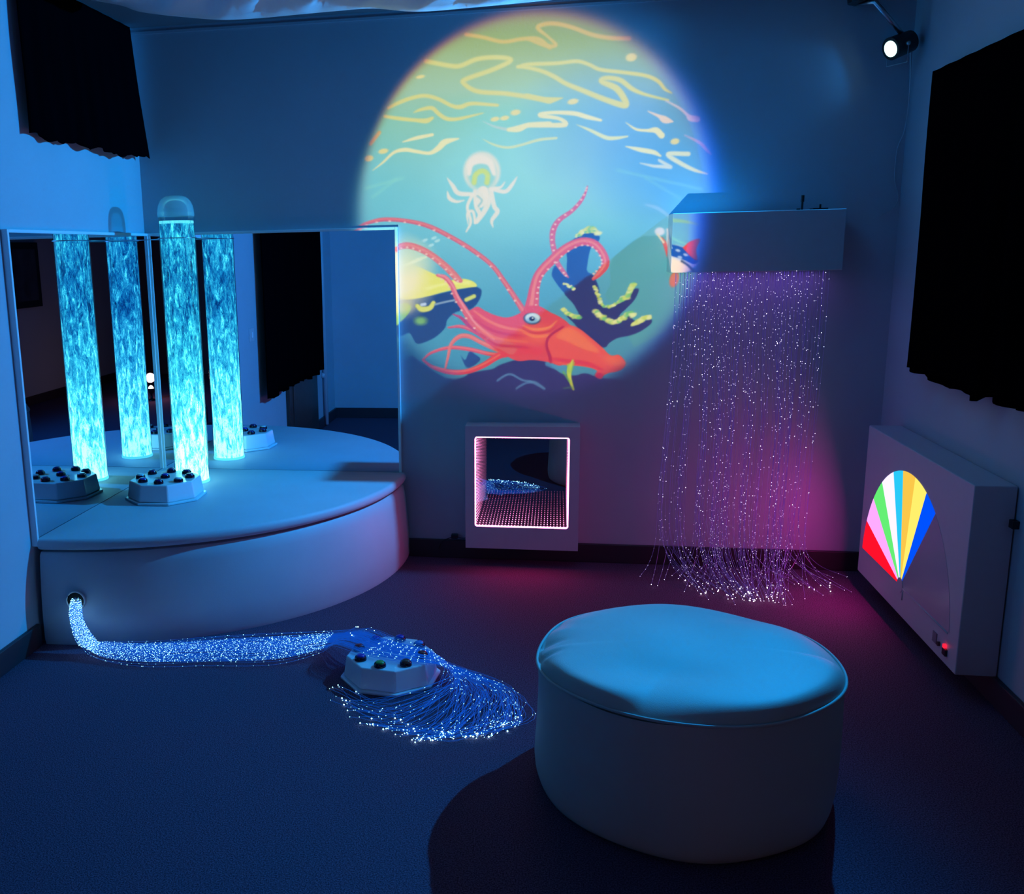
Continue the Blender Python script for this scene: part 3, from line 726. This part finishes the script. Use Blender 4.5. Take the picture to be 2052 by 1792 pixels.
# ------------------------------------------------------------------ projector and its slide
PAT_X, PAT_Z, PAT_W, PAT_H = -1.02, .74, 1.92, 1.86     # patch of the back wall the slide covers
SW, SH = 1100, 1066
CS = 1.5; CX0, CY0, CWd, CHt = 690, 0, 780, 830
cw, chh = int(CWd*CS), int(CHt*CS)
yy_, xx_ = np.mgrid[0:chh, 0:cw].astype(np.float32); yy_ = yy_/CS+CY0; xx_ = xx_/CS+CX0
IMG = np.zeros((chh, cw, 3), np.float32)
def grad(stops, v):
    ks = [s_[0] for s_ in stops]; return np.stack([np.interp(v, ks, [s_[1][c] for s_ in stops]) for c in range(3)], -1)
def A(*p): return [(700+x/4.48, y/4.48) for x, y in p]
def B(*p): return [(1060+x/4.48, y/4.48) for x, y in p]
def C(*p): return [(700+x/4.48, 400+y/4.48) for x, y in p]
def D(*p): return [(1060+x/4.268, 380+y/4.268) for x, y in p]
def comp(cov, x0i, y0i, col):
    h_, w_ = cov.shape; sub = IMG[y0i:y0i+h_, x0i:x0i+w_]
    sub += (np.array(col, np.float32)-sub)*cov[..., None]
def win(xs, ys, pad):
    a = max(0, int((min(xs)-pad-CX0)*CS)); b_ = min(cw, int((max(xs)+pad-CX0)*CS)+2)
    c = max(0, int((min(ys)-pad-CY0)*CS)); d_ = min(chh, int((max(ys)+pad-CY0)*CS)+2)
    return a, b_, c, d_
def stroke(pts, wd, col, soft=1.6, op=1.0, smooth=True):
    """wd: full width in photo units, one number or one per point"""
    if not isinstance(wd, (list, tuple)): wd = [wd]*len(pts)
    if smooth and len(pts) > 2:
        q = catmull([(p[0], p[1], w_) for p, w_ in zip(pts, wd)], 8); pts = [(v[0], v[1]) for v in q]; wd = [max(.1, v[2]) for v in q]
    xs = [p[0] for p in pts]; ys = [p[1] for p in pts]; pad = max(wd)/2+soft*2+1
    a, b_, c, d_ = win(xs, ys, pad)
    if b_ <= a or d_ <= c: return
    X = xx_[c:d_, a:b_]; Y = yy_[c:d_, a:b_]; cov = np.zeros(X.shape, np.float32)
    for (p, q, w0, w1) in zip(pts[:-1], pts[1:], wd[:-1], wd[1:]):
        dx, dy = q[0]-p[0], q[1]-p[1]; L2 = dx*dx+dy*dy+1e-9
        t_ = np.clip(((X-p[0])*dx+(Y-p[1])*dy)/L2, 0, 1)
        dist = np.hypot(X-(p[0]+t_*dx), Y-(p[1]+t_*dy)); hw = (w0+(w1-w0)*t_)/2
        cov = np.maximum(cov, np.clip((hw-dist)/soft+.5, 0, 1))
    comp(cov*op, a, c, col)
def blur(z, k):
    if k < 1: return z
    ker = np.exp(-np.linspace(-2, 2, 2*k+1)**2); ker /= ker.sum()
    z = np.apply_along_axis(lambda m_: np.convolve(m_, ker, 'same'), 0, z)
    return np.apply_along_axis(lambda m_: np.convolve(m_, ker, 'same'), 1, z)
def poly(pts, col, soft=1.5, op=1.0):
    xs = [p[0] for p in pts]; ys = [p[1] for p in pts]; a, b_, c, d_ = win(xs, ys, soft*2+2)
    X = xx_[c:d_, a:b_]; Y = yy_[c:d_, a:b_]; ins = np.zeros(X.shape, bool); n_ = len(pts)
    for i in range(n_):
        (x1_, y1_), (x2_, y2_) = pts[i], pts[(i+1) % n_]
        if y1_ == y2_: continue
        cond = (Y > min(y1_, y2_)) & (Y <= max(y1_, y2_)); ins ^= cond & (X < (x2_-x1_)*(Y-y1_)/(y2_-y1_)+x1_)
    comp(blur(ins.astype(np.float32), max(1, int(soft*CS)))*op, a, c, col)
def spoly(pts, col, soft=1.5, op=1.0):
    q = catmull([(p[0], p[1], 0) for p in pts]+[(pts[0][0], pts[0][1], 0)], 6); poly([(v[0], v[1]) for v in q], col, soft, op)
def blob(c, rx, ry, col, soft=.3, op=1.0, ang=0.0):
    pad = max(rx, ry)*1.6+3; a, b_, c0_, d_ = win([c[0]], [c[1]], pad)
    X = xx_[c0_:d_, a:b_]-c[0]; Y = yy_[c0_:d_, a:b_]-c[1]; X, Y = X*cos(ang)+Y*sin(ang), -X*sin(ang)+Y*cos(ang)
    rr = np.sqrt((X/rx)**2+(Y/ry)**2); comp(np.clip((1-rr)/soft+.5, 0, 1)*op, a, c0_, col)

# water
IMG[:] = grad([(0, (176,176,60)), (60, (160,178,72)), (120, (172,196,122)), (180, (172,208,160)), (240, (138,208,178)), (330, (128,208,205)), (430, (118,200,205)), (540, (96,175,192)), (650, (80,158,176)), (760, (72,150,172))], yy_)
blob((1120, 330), 190, 110, (165,225,210), 1.2, .75)
blob((960, 420), 120, 120, (150,220,215), 1.3, .4)
blob((1290, 260), 170, 120, (120,170,215), 1.2, .75)
blob((1370, 350), 130, 100, (95,170,220), 1.1, .8)
blob((1390, 200), 60, 70, (110,160,170), 1.1, .4)
blob((830, 210), 90, 110, (165,200,155), 1.3, .4)
poly(D((1200,395),(980,398),(900,430),(820,490),(740,560),(690,640),(700,800),(650,900),(900,1350),(1400,1100),(1600,700),(1500,380)), (88,166,168), 3, .85)
YT, YM, YC = (222,196,62), (226,220,118), (240,234,168)
W = 7.5
stroke(A((1050,310),(1200,335),(1380,375),(1550,350),(1700,350),(1800,430)), W, YT, 4)
stroke(B((0,350),(120,400),(190,415),(240,400),(170,330),(80,250),(150,215),(260,215),(400,250),(560,310),(720,340),(900,345)), [W]*4+[5]+[W+1]*7, YT, 4)
stroke(A((690,550),(900,590),(1000,590),(1150,530),(1330,515),(1450,540),(1300,620),(1050,710),(1030,750),(1150,820),(1400,840),(1600,870),(1800,910)), W+1.5, YM, 4)
stroke(B((-20,855),(120,890),(190,900),(300,880)), [W,10,12,2], YM, 3)
stroke(B((-100,600),(0,578),(250,568),(430,550),(540,580),(640,625),(850,650),(1050,680),(1160,730),(1220,800),(1280,835)), [6,W,W,W,W,W,W,W,W,6,2], YM, 3.5)
stroke(B((-100,600),(0,610),(120,640),(230,690),(330,750),(500,820),(700,900),(860,945),(850,880),(780,790),(650,730),(700,700),(820,720),(930,800),(1050,850),(1250,900)), [5,7,8,9,9,10,11,13,13,13,10,9,10,9,6,4], YM, 4)
stroke(B((1230,905),(1350,970),(1420,1030),(1450,1060),(1510,1070)), [3,5,6,12,12], (215,205,200), 3)
stroke(A((350,970),(450,920),(560,880),(680,860),(800,890),(920,950),(1000,960),(1100,930),(1330,945)), [5,W,W,W,W,W,9,W,6], YM, 3)
stroke(A((320,1045),(450,1065),(600,1080),(690,1085),(745,1060)), [6,W,W,10,6], YM, 3)
stroke(A((580,1010),(640,985),(740,970),(800,1020),(870,1065),(960,1070),(1080,1045),(1200,1015)), [2,6,8,8,8,7,5,2], YM, 3)
stroke(A((480,1275),(600,1240),(745,1210)), [2,7,6], YC, 2)
stroke(A((210,1530),(300,1460),(400,1370),(500,1345),(600,1360),(720,1375),(800,1330),(860,1275),(980,1245)), [1,4,6,8,7,7,11,12,3], YC, 2.5)
for p_, rx_, ry_ in ((A((1492,1010))[0],10,5.5),(A((1308,1070))[0],9,4.5),(A((1395,1060))[0],9,4.5),(A((305,1358))[0],10,5),(A((175,1422))[0],9,6),(A((638,690))[0],9,3.5),(B((395,912))[0],11,5.5),(B((918,515))[0],11,8),(B((1310,1270))[0],9,6)):
    blob(p_, rx_, ry_, (240,225,135), .5, .95, -.2)
stroke(A((190,1290),(270,1190)), 7, (225,190,90), 3)
stroke(A((1200,1090),(1300,1135),(1400,1160)), [1,4,6], (190,215,195), 2.5)
stroke(A((1430,1165),(1520,1155),(1620,1120),(1800,1108)), [8,13,9,8], YC, 2.5)
stroke(B((-10,1125),(150,1125),(325,1118),(270,1065),(100,1035),(200,1012),(400,1018),(520,1050),(645,1080)), [9,9,10,7,9,7,9,9,5], YC, 2.5)
stroke(A((1200,1250),(1300,1300),(1420,1325),(1550,1300),(1700,1255),(1800,1245)), [1,4,5,5,5,4], (215,228,165), 2)
stroke(B((0,1280),(120,1252),(245,1240)), [4,5,5], (215,228,165), 2)
stroke(B((430,1120),(550,1170),(690,1235),(780,1240),(885,1225)), [1,6,8,7,3], (225,230,165), 2.5)
stroke(B((870,1100),(960,1160),(1060,1172),(1140,1170),(1190,1215)), [1,5,6,12,13], YC, 2.5)
stroke(B((1070,1000),(1170,1045),(1220,1075),(1290,1092)), [2,7,14,3], (240,215,185), 2.5)
stroke(B((870,1315),(1000,1345),(1120,1368),(1180,1400)), [2,9,9,4], (235,235,175), 2.5)
stroke(B((1000,1465),(1120,1492),(1270,1500),(1170,1440)), [2,6,8,6], (210,225,210), 3, 1, False)
stroke(B((1430,1382),(1250,1385),(1350,1460),(1480,1525),(1600,1562)), [9,9,9,7,2], (225,232,190), 3)
stroke(B((1400,1215),(1530,1280),(1600,1350),(1635,1385)), [2,6,6,3], (190,180,210), 3)
for (p0, p1, o_) in ((A((150,1690)),A((480,1600)),.5),(A((210,1770)),A((420,1610)),.45),(A((880,1480)),A((1000,1440)),.3),(B((1550,1700)),B((800,1530)),.35),(B((1350,1780)),B((1050,1600)),.3)):
    stroke([p0[0], p1[0]], 5, (150,225,200), 6, o_)
stroke(D((1000,130),(1100,160),(1200,230)), [3,7,5], (170,205,230), 5, .6)
# jellyfish
CRM = (242,232,205)
bc = A((1190,1540))[0]
blob(bc, 37, 40, (232,228,200), .18, .95); blob((bc[0], bc[1]+4), 28, 33, (150,215,200), .3, .9)
stroke(A((1075,1560),(1090,1470),(1170,1430),(1260,1460),(1300,1560)), [8,14,18,14,8], CRM, 4)
stroke(A((1120,1640),(1135,1570),(1195,1535),(1240,1570),(1235,1640)), 10, (208,226,100), 4)
for pl, wl in ((((1110,1745),(980,1735),(930,1670),(880,1600)),[8,9,8,2]), (((1290,1700),(1400,1720),(1460,1660),(1505,1590)),[8,8,7,2]), (((1300,1690),(1360,1680),(1395,1635)),[6,5,2]),
               (((1100,1760),(1060,1860),(1090,1990),(1050,2080)),[7,6,6,3]), (((880,1720),(900,1780),(960,1810),(1030,1800)),[2,8,6,2]),
               (((1130,1720),(1140,1850),(1170,1930),(1130,2000)),[9,9,8,6]), (((1130,2000),(1110,1900),(1060,1920),(1065,2010)),[5,6,5,2]),
               (((1210,1700),(1250,1800),(1210,1900),(1150,2000)),[11,11,10,4]), (((1270,1700),(1300,1850),(1330,1900),(1280,1980),(1290,2040)),[9,9,9,7,2]), (((1200,1720),(1190,1800),(1180,1850)),[22,20,8])):
    stroke(A(*pl), wl, CRM, 2.5, .92)
stroke(A((1150,1760),(1190,1800),(1160,1850)), 4, (150,200,190), 2, .7)
# sub / yellow shape behind
DK = (34,64,112)
spoly(C((440,905),(600,885),(900,825),(1100,785),(1175,800),(1185,850),(1150,930),(1080,990),(960,1010),(880,1080),(860,1150),(780,1230),(680,1280),(600,1290),(540,1200),(440,1210)), DK, 3)
spoly(C((400,900),(560,895),(700,870),(900,818),(1060,792),(1145,778),(1110,735),(1030,712),(960,715),(880,725),(800,685),(700,640),(600,600),(400,590)), (236,234,52), 2.5)
blob(C((470,690))[0], 52, 62, (252,240,178), 1.0, 1.0)
blob(C((560,520))[0], 40, 28, (205,232,190), 1.0, .5)
stroke(C((700,800),(850,760),(980,745),(1080,750)), 7, (250,246,150), 5, .7)
spoly(C((420,960),(500,930),(555,970),(500,1060),(420,1110)), (150,205,70), 3)
blob(C((470,960))[0], 22, 14, (240,225,150), .9, .7)
stroke(C((610,955),(650,985),(720,975),(755,930)), [8,11,10,9], (225,225,50), 3)
stroke(C((650,945),(680,940)), 6, (200,215,230), 2)
stroke(C((770,942),(860,920),(945,903)), 4, (140,165,180), 2)
stroke(C((1050,900),(1120,868)), 8, (215,220,45), 3)
blob(C((640,1090))[0], 12, 8, (135,195,70), 1.0, .9)
for p_ in ((680,365),(760,345),(735,410),(790,370)): blob(C(p_)[0], 6, 3, (190,232,225), .6, .8, -.4)
for k in range(4): stroke(C((480+40*k,600-22*k),(600+45*k,560-20*k)), 3, (250,250,200), 3, .5)
# coral
NV, NV2 = (34,82,152), (44,60,112)
spoly(D((400,410),(500,365),(600,395),(590,450),(530,500),(500,640),(500,700),(560,745),(600,880),(480,900),(360,880),(300,880),(220,780),(195,720),(230,650),(310,740),(325,600),(320,480)), NV, 2.5)
spoly(D((480,740),(555,745),(600,900),(620,985),(700,1010),(780,960),(860,890),(900,850),(940,855),(905,940),(840,1010),(770,1085),(860,1060),(890,1115),(960,1125),(1045,1110),(1040,1150),(960,1210),(860,1250),(760,1270),(690,1310),(650,1350),(560,1330),(430,1200),(390,1150),(330,1090),(290,1045),(360,1090),(430,1085),(380,980),(300,880),(380,830)), NV2, 2.5)
def crust(pts, wd, seed):
    q = catmull([(p[0], p[1], 0) for p in pts], 5); rr = random.Random(seed)
    for v in q:
        blob((v[0]+rr.uniform(-1, 1), v[1]+rr.uniform(-1.5, 1.5)), wd*rr.uniform(.5, .9), wd*rr.uniform(.3, .55), rr.choice([(226,228,130), (236,238,160), (120,200,120), (205,220,100)]), .6, .9, rr.uniform(-.8, .2))
crust(D((430,385),(480,350),(530,335),(590,370)), 9, 1); crust(D((400,400),(470,370),(560,355)), 5, 2)
crust(D((560,830),(590,900),(620,985),(690,1000),(770,960),(800,920)), 6, 3); crust(D((780,960),(830,920),(860,880),(880,830),(900,810)), 9, 4)
crust(D((570,1040),(620,1090),(690,1125),(750,1130),(800,1100),(850,1060),(890,1070)), 9, 5); crust(D((890,1145),(950,1125),(980,1095),(1030,1090)), 9, 6)
crust(D((290,1025),(330,1060),(380,1080),(430,1095)), 7, 7); crust(D((300,800),(350,830),(385,850)), 5, 8)
# sea floor
SF = (46,58,112)
spoly(C((560,1400),(700,1500),(840,1590),(1000,1600),(1080,1560),(1180,1540),(1290,1520),(1350,1485),(1500,1440),(1640,1430),(1720,1440),(1800,1480),(1900,1560),(2020,1580),(2120,1560),(2250,1600),(2500,1650),(2600,1900),(600,1900),(480,1500)), SF, 3)
spoly(C((1000,1400),(1040,1440),(1080,1365),(1130,1390),(1175,1440),(1060,1510)), (40,70,125), 2)
stroke(C((860,1585),(950,1600),(1040,1570)), 7, (100,165,185), 4, .7)
stroke(C((1330,1625),(1400,1580),(1460,1572),(1550,1620),(1640,1640),(1750,1700)), 4, (88,140,180), 3, .85)
stroke(C((1500,1695),(1580,1650),(1640,1640)), 4, (88,140,180), 3, .8)
stroke(D((0,1640),(60,1650),(130,1700)), 4, (88,140,180), 3, .8)
stroke(D((160,1490),(240,1520),(340,1530)), [10,10,6], (80,150,185), 4, .8)
# squid
RD, OR_, LT = (216,88,92), (238,96,58), (250,150,118)
def tent(pts, wd, col=RD, hl=True, dots=0):
    stroke(pts, wd, col, 2)
    if hl: stroke([(p[0]-1.2, p[1]-1.2) for p in pts], [w_*.3 for w_ in (wd if isinstance(wd, list) else [wd]*len(pts))], LT, 2.5, .7)
    if dots:
        q = catmull([(p[0], p[1], 0) for p in pts], dots)
        for i in range(2, len(q)-2, 2):
            d_ = (q[i+1]-q[i-1]).normalized(); ww = (wd[0]+wd[-1])/2 if isinstance(wd, list) else wd
            blob((q[i].x-d_.y*ww*.42, q[i].y+d_.x*ww*.42), 2.6, 1.8, (250,205,185), .6, .9)
tent(C((40,275),(80,250),(150,215),(300,180),(500,190),(700,235),(900,330),(1100,450),(1280,590),(1400,750),(1500,900),(1570,1010)), [3,4,6,8,8,9,9,9,9,10,11,13], (216,98,100), True, 3)
tent(C((380,460),(415,435),(520,412),(640,445),(760,515),(880,615),(960,700),(1000,730)), [10,11,13,13,13,14,14,8], (225,120,105), True, 4)
tent(D((500,-30),(490,10),(450,90),(370,180),(260,260),(210,340),(200,430),(215,520),(240,620),(300,710),(335,750)), [2,4,7,8,10,12,11,11,10,8,3], (215,105,128), False, 4)
tent(D((20,1040),(35,930),(50,830),(90,720),(200,600),(320,500),(450,445),(560,465),(635,550),(655,640),(600,720),(550,765)), [30,24,20,18,18,17,16,16,15,15,12,6], (224,88,92), True, 4)
tent(C((660,1440),(740,1375),(900,1330),(1080,1345),(1250,1385),(1400,1400)), [3,5,7,8,8,9], (222,80,80))
tent(C((860,1525),(885,1420),(915,1300),(990,1230),(1080,1230),(1200,1290),(1400,1370)), [3,5,7,9,9,9,14], (226,110,92))
tent(C((890,1150),(1000,1140),(1120,1180),(1250,1260),(1400,1340)), [3,7,9,12,20], (214,80,96))
tent(C((930,1030),(1000,1060),(1080,1130),(1200,1200)), [2,6,9,14], (190,60,100), False)
spoly(C((1070,1000),(1150,962),(1220,1000),(1330,1045),(1430,1058),(1540,1015),(1600,960),(1700,955),(1800,1010),(1900,1060),(1990,1140),(1985,1240),(1960,1400),(1900,1490),(1790,1460),(1640,1440),(1520,1450),(1400,1400),(1250,1300),(1150,1180),(1090,1100)), (228,78,66), 1.8)
stroke(C((660,1440),(750,1505),(900,1548),(1050,1545),(1200,1490),(1350,1400),(1520,1360),(1700,1360)), [4,7,10,10,11,13,14,16], (232,72,62), 2)
stroke(C((760,1500),(900,1540),(1050,1537),(1200,1480),(1350,1392)), 3, LT, 2.5, .6)
tent(C((790,680),(860,700),(920,770),(960,870),(1030,980),(1100,1090),(1250,1230),(1450,1340)), [5,9,10,11,13,15,17,24], (226,98,96), False, 3)
stroke(C((800,675),(870,700),(930,780),(985,890),(1060,1010),(1150,1130),(1300,1250)), 4, (250,160,150), 3, .8)
for off_, cc in (((0,0),(250,140,105)), ((0,70),(205,48,70)), ((20,140),(248,120,80)), ((60,210),(200,44,62))):
    stroke(C((1120+off_[0],1000+off_[1]),(1250+off_[0],1090+off_[1]),(1400+off_[0],1150+off_[1]*.8),(1600,1180+off_[1]*.7)), [3,5,5,3], cc, 4, .75)
blob(C((1700,1210))[0], 30, 18, (248,110,60), 1.0, .7)
for k in range(3): stroke(C((1560,1130+30*k),(1660,1165+32*k),(1790,1150+35*k),(1860,1090+50*k)), [2,4,4,2], [(250,150,80),(205,60,50),(250,140,80)][k], 3, .8)
spoly(D((290,1180),(350,1160),(430,1190),(520,1260),(620,1345),(700,1420),(770,1415),(825,1480),(800,1535),(740,1560),(690,1568),(640,1590),(610,1620),(568,1590),(578,1548),(500,1520),(380,1505),(260,1497),(205,1460),(165,1400),(142,1310),(180,1240)), (240,92,56), 1.8)
spoly(D((300,1190),(360,1185),(440,1230),(540,1320),(600,1390),(480,1370),(330,1300),(230,1260)), (252,128,74), 5, .8)
stroke(D((210,1450),(350,1470),(500,1490),(620,1540)), [5,8,8,5], (222,52,52), 5, .7)
stroke(D((290,1175),(180,1250),(150,1330),(180,1430),(185,1480)), [4,5,5,6,4], (176,40,48), 3, .85)
blob(D((600,1590))[0], 8, 6, (205,40,58), .7, .8); blob(D((735,1470))[0], 22, 9, (248,125,80), 1.0, .6, .3)
blob(C((1640,1070))[0], 17, 11.5, (38,80,120), .3, 1, .1); blob(C((1645,1062))[0], 15, 9.5, (205,225,225), .25); blob(C((1640,1085))[0], 11, 6, (120,175,205), .6, .8)
blob(C((1640,1070))[0], 5.5, 4.5, (25,45,70), .4); blob(C((1646,1064))[0], 1.8, 1.4, (230,240,240), .6)
# weed
stroke(D((375,1460),(345,1540),(350,1620),(380,1710)), [3,9,7,4], (205,218,40), 2.5); stroke(D((335,1500),(345,1560)), 5, (160,200,60), 3, .8)
stroke(D((295,1560),(345,1640)), 4, (110,180,90), 3, .8); stroke(D((300,1700),(370,1690)), 3, (90,165,100), 3, .6); stroke(D((385,1480),(360,1560)), 3, (150,205,70), 3, .8)
# fish, lower right
blob((1322, 464), 10, 8, (225,228,238), .5); stroke([(1326,478),(1334,492),(1338,512)], [5,9,5], (228,82,52), 2.5); stroke([(1318,470),(1330,486)], 4, (240,225,190), 2.5)
spoly([(1335,458),(1380,452),(1410,462),(1430,480),(1425,496),(1400,506),(1375,508),(1340,500)], (205,215,222), 3)
spoly([(1345,452),(1378,452),(1408,462),(1430,482),(1420,492),(1396,482),(1360,470)], (22,92,178), 2.5)
for p_ in ((1388,464),(1404,473),(1392,478),(1372,458)): blob(p_, 5, 2.6, (170,200,230), .6, .95, .3)
spoly([(1398,458),(1412,446),(1434,440),(1426,462),(1428,484),(1414,476)], (235,82,62), 2)
spoly([(1376,480),(1400,490),(1415,505),(1376,510)], (238,226,205), 3); stroke([(1396,486),(1408,494),(1420,506)], 5, (70,100,130), 3)
stroke([(1376,438),(1392,446),(1404,450)], 4, (130,215,205), 3, .7); stroke([(1378,402),(1400,404),(1430,410)], [8,6,3], (150,205,150), 4, .7)
blob((1351, 560), 9, 16, (232,118,62), .4, .95, .25)
IMG = blur_img = np.stack([blur(IMG[..., c], 1) for c in range(3)], -1)

# photo units -> wall patch -> slide
u_ = (np.arange(SW)+.5)/SW; v_ = (np.arange(SH)+.5)/SH
WX, WZ = np.meshgrid(PAT_X+u_*PAT_W, PAT_Z+v_*PAT_H)
dX, dY, dZ = WX, np.full_like(WX, YB), WZ-CAMZ
c0 = CR[0]*dX+CR[1]*dY+CR[2]*dZ; c1 = CD[0]*dX+CD[1]*dY+CD[2]*dZ; c2 = CF[0]*dX+CF[1]*dY+CF[2]*dZ
pu = PX+F*c0/c2; pv = PY+F*c1/c2
fx_ = np.clip((pu-CX0)*CS, 0, cw-1.01); fy_ = np.clip((pv-CY0)*CS, 0, chh-1.01)
ix, iy = fx_.astype(int), fy_.astype(int); ax_, ay_ = (fx_-ix)[..., None], (fy_-iy)[..., None]
S = (IMG[iy, ix]*(1-ax_)+IMG[iy, ix+1]*ax_)*(1-ay_)+(IMG[iy+1, ix]*(1-ax_)+IMG[iy+1, ix+1]*ax_)*ay_
S = np.clip(S, 0, 255)/255.0
S = np.where(S <= .04045, S/12.92, ((S+.055)/1.055)**2.4)
# round aperture of the slide; the lens fringe, red above and blue to the right, is painted in
ecx, ecz, erx, erz = -.132, 1.655, .787, .842
ex, ez = (WX-ecx)/erx, (WZ-ecz)/erz; rr = np.hypot(ex, ez); an = np.arctan2(ez, ex)
soft = .022+.045*np.clip(-np.sin(an+.5), 0, 1)+.02*np.clip(np.cos(an-.5), 0, 1)
def edge(shift, sf): return 1/(1+np.exp(np.clip((rr-1-shift)/(soft*sf*.5), -30, 30)))
ER = edge(.016*np.clip(np.sin(an), 0, 1), .8)*(1-.0*ez); EG = edge(-.004, 1.0); EB = edge(-.028*np.clip(np.sin(an), 0, 1)+.045*np.clip(np.cos(an-.25), 0, 1), 1.0)
S = np.clip(S-np.array([.006, .03, .085]), 0, None)*np.array([1.05, 1.0, .87])
S = S*np.stack([ER, EG, EB], -1)
halo = np.exp(-((rr-1.02)/.075)**2)*np.clip(np.cos(an-.22), 0, 1)**8
S[..., 2] += .22*halo*(rr > .97)*1.0; S[..., 1] += .035*halo*(rr > .97)
# even out the throw, so every part of the wall gets the brightness painted on the slide
vx, vy, vz = WX-PROJ.x, YB-PROJ.y, WZ-PROJ.z
r2 = vx**2+vy**2+vz**2; S *= (r2**1.5/vy/((YB-PROJ.y)**2))[..., None]
buf = np.ones((SH, SW, 4), np.float32); buf[..., :3] = S
buf[:2] = buf[-2:] = (0,0,0,1); buf[:, :2] = buf[:, -2:] = (0,0,0,1)
img = bpy.data.images.new('projector_slide', SW, SH, float_buffer=True)
img.colorspace_settings.name = 'Linear Rec.709'
img.pixels.foreach_set(buf.ravel()); img.update(); img.pack()
pl = bpy.data.lights.new('projector_beam', 'SPOT'); pl.energy = PROJ_W; pl.shadow_soft_size = .003; pl.spot_size = radians(130); pl.spot_blend = 0
pl.use_nodes = True; nt = pl.node_tree; nt.nodes.clear(); L = nt.links
out = nt.nodes.new('ShaderNodeOutputLight'); em = nt.nodes.new('ShaderNodeEmission'); tc = nt.nodes.new('ShaderNodeTexCoord')
sx = nt.nodes.new('ShaderNodeSeparateXYZ'); L.new(tc.outputs['Normal'], sx.inputs[0])
def mth(op, a, b_=None):
    n_ = nt.nodes.new('ShaderNodeMath'); n_.operation = op
    for i_, q in enumerate((a, b_)):
        if q is None: continue
        if isinstance(q, (int, float)): n_.inputs[i_].default_value = q
        else: L.new(q, n_.inputs[i_])
    return n_.outputs[0]
nz = mth('MULTIPLY', sx.outputs[2], -1.0)
gx = mth('DIVIDE', sx.outputs[0], nz); gz = mth('DIVIDE', sx.outputs[1], nz); dist = YB-PROJ.y
uu = mth('DIVIDE', mth('SUBTRACT', mth('ADD', mth('MULTIPLY', gx, dist), PROJ.x), PAT_X), PAT_W)
vv = mth('DIVIDE', mth('SUBTRACT', mth('ADD', mth('MULTIPLY', gz, dist), PROJ.z), PAT_Z), PAT_H)
cb = nt.nodes.new('ShaderNodeCombineXYZ'); L.new(uu, cb.inputs[0]); L.new(vv, cb.inputs[1])
ti = nt.nodes.new('ShaderNodeTexImage'); ti.image = img; ti.extension = 'CLIP'; L.new(cb.outputs[0], ti.inputs[0])
L.new(ti.outputs[0], em.inputs[0]); em.inputs[1].default_value = 1.0; L.new(em.outputs[0], out.inputs[0])
po = bpy.data.objects.new('projector_beam', pl); COL.objects.link(po); po.location = PROJ; po.rotation_euler = (pi/2, 0, 0)
t = thing('projector', 'low effects projector on the carpet near the camera, seen only in mirrors', 'projector', (PROJ.x, PROJ.y-.15, 0))
b = MB(); b.box((PROJ.x-.11, PROJ.y-.36, .045), (PROJ.x+.11, PROJ.y-.07, .20)); b.build('body', M_black, t, bevel=.01)
b = MB(); b.loft([[(PROJ.x+rr_*cos(2*pi*i/24), y_, PROJ.z+rr_*sin(2*pi*i/24)) for i in range(24)] for y_, rr_ in ((PROJ.y-.08, .038), (PROJ.y-.012, .038), (PROJ.y-.012, .03), (PROJ.y-.03, .028))]); b.build('lens_barrel', M_black, t)
for dx_ in (-.09, .09):
    b = MB(); b.box((PROJ.x+dx_-.012, PROJ.y-.33, 0), (PROJ.x+dx_+.012, PROJ.y-.10, .046)); b.build('foot', M_black, t)
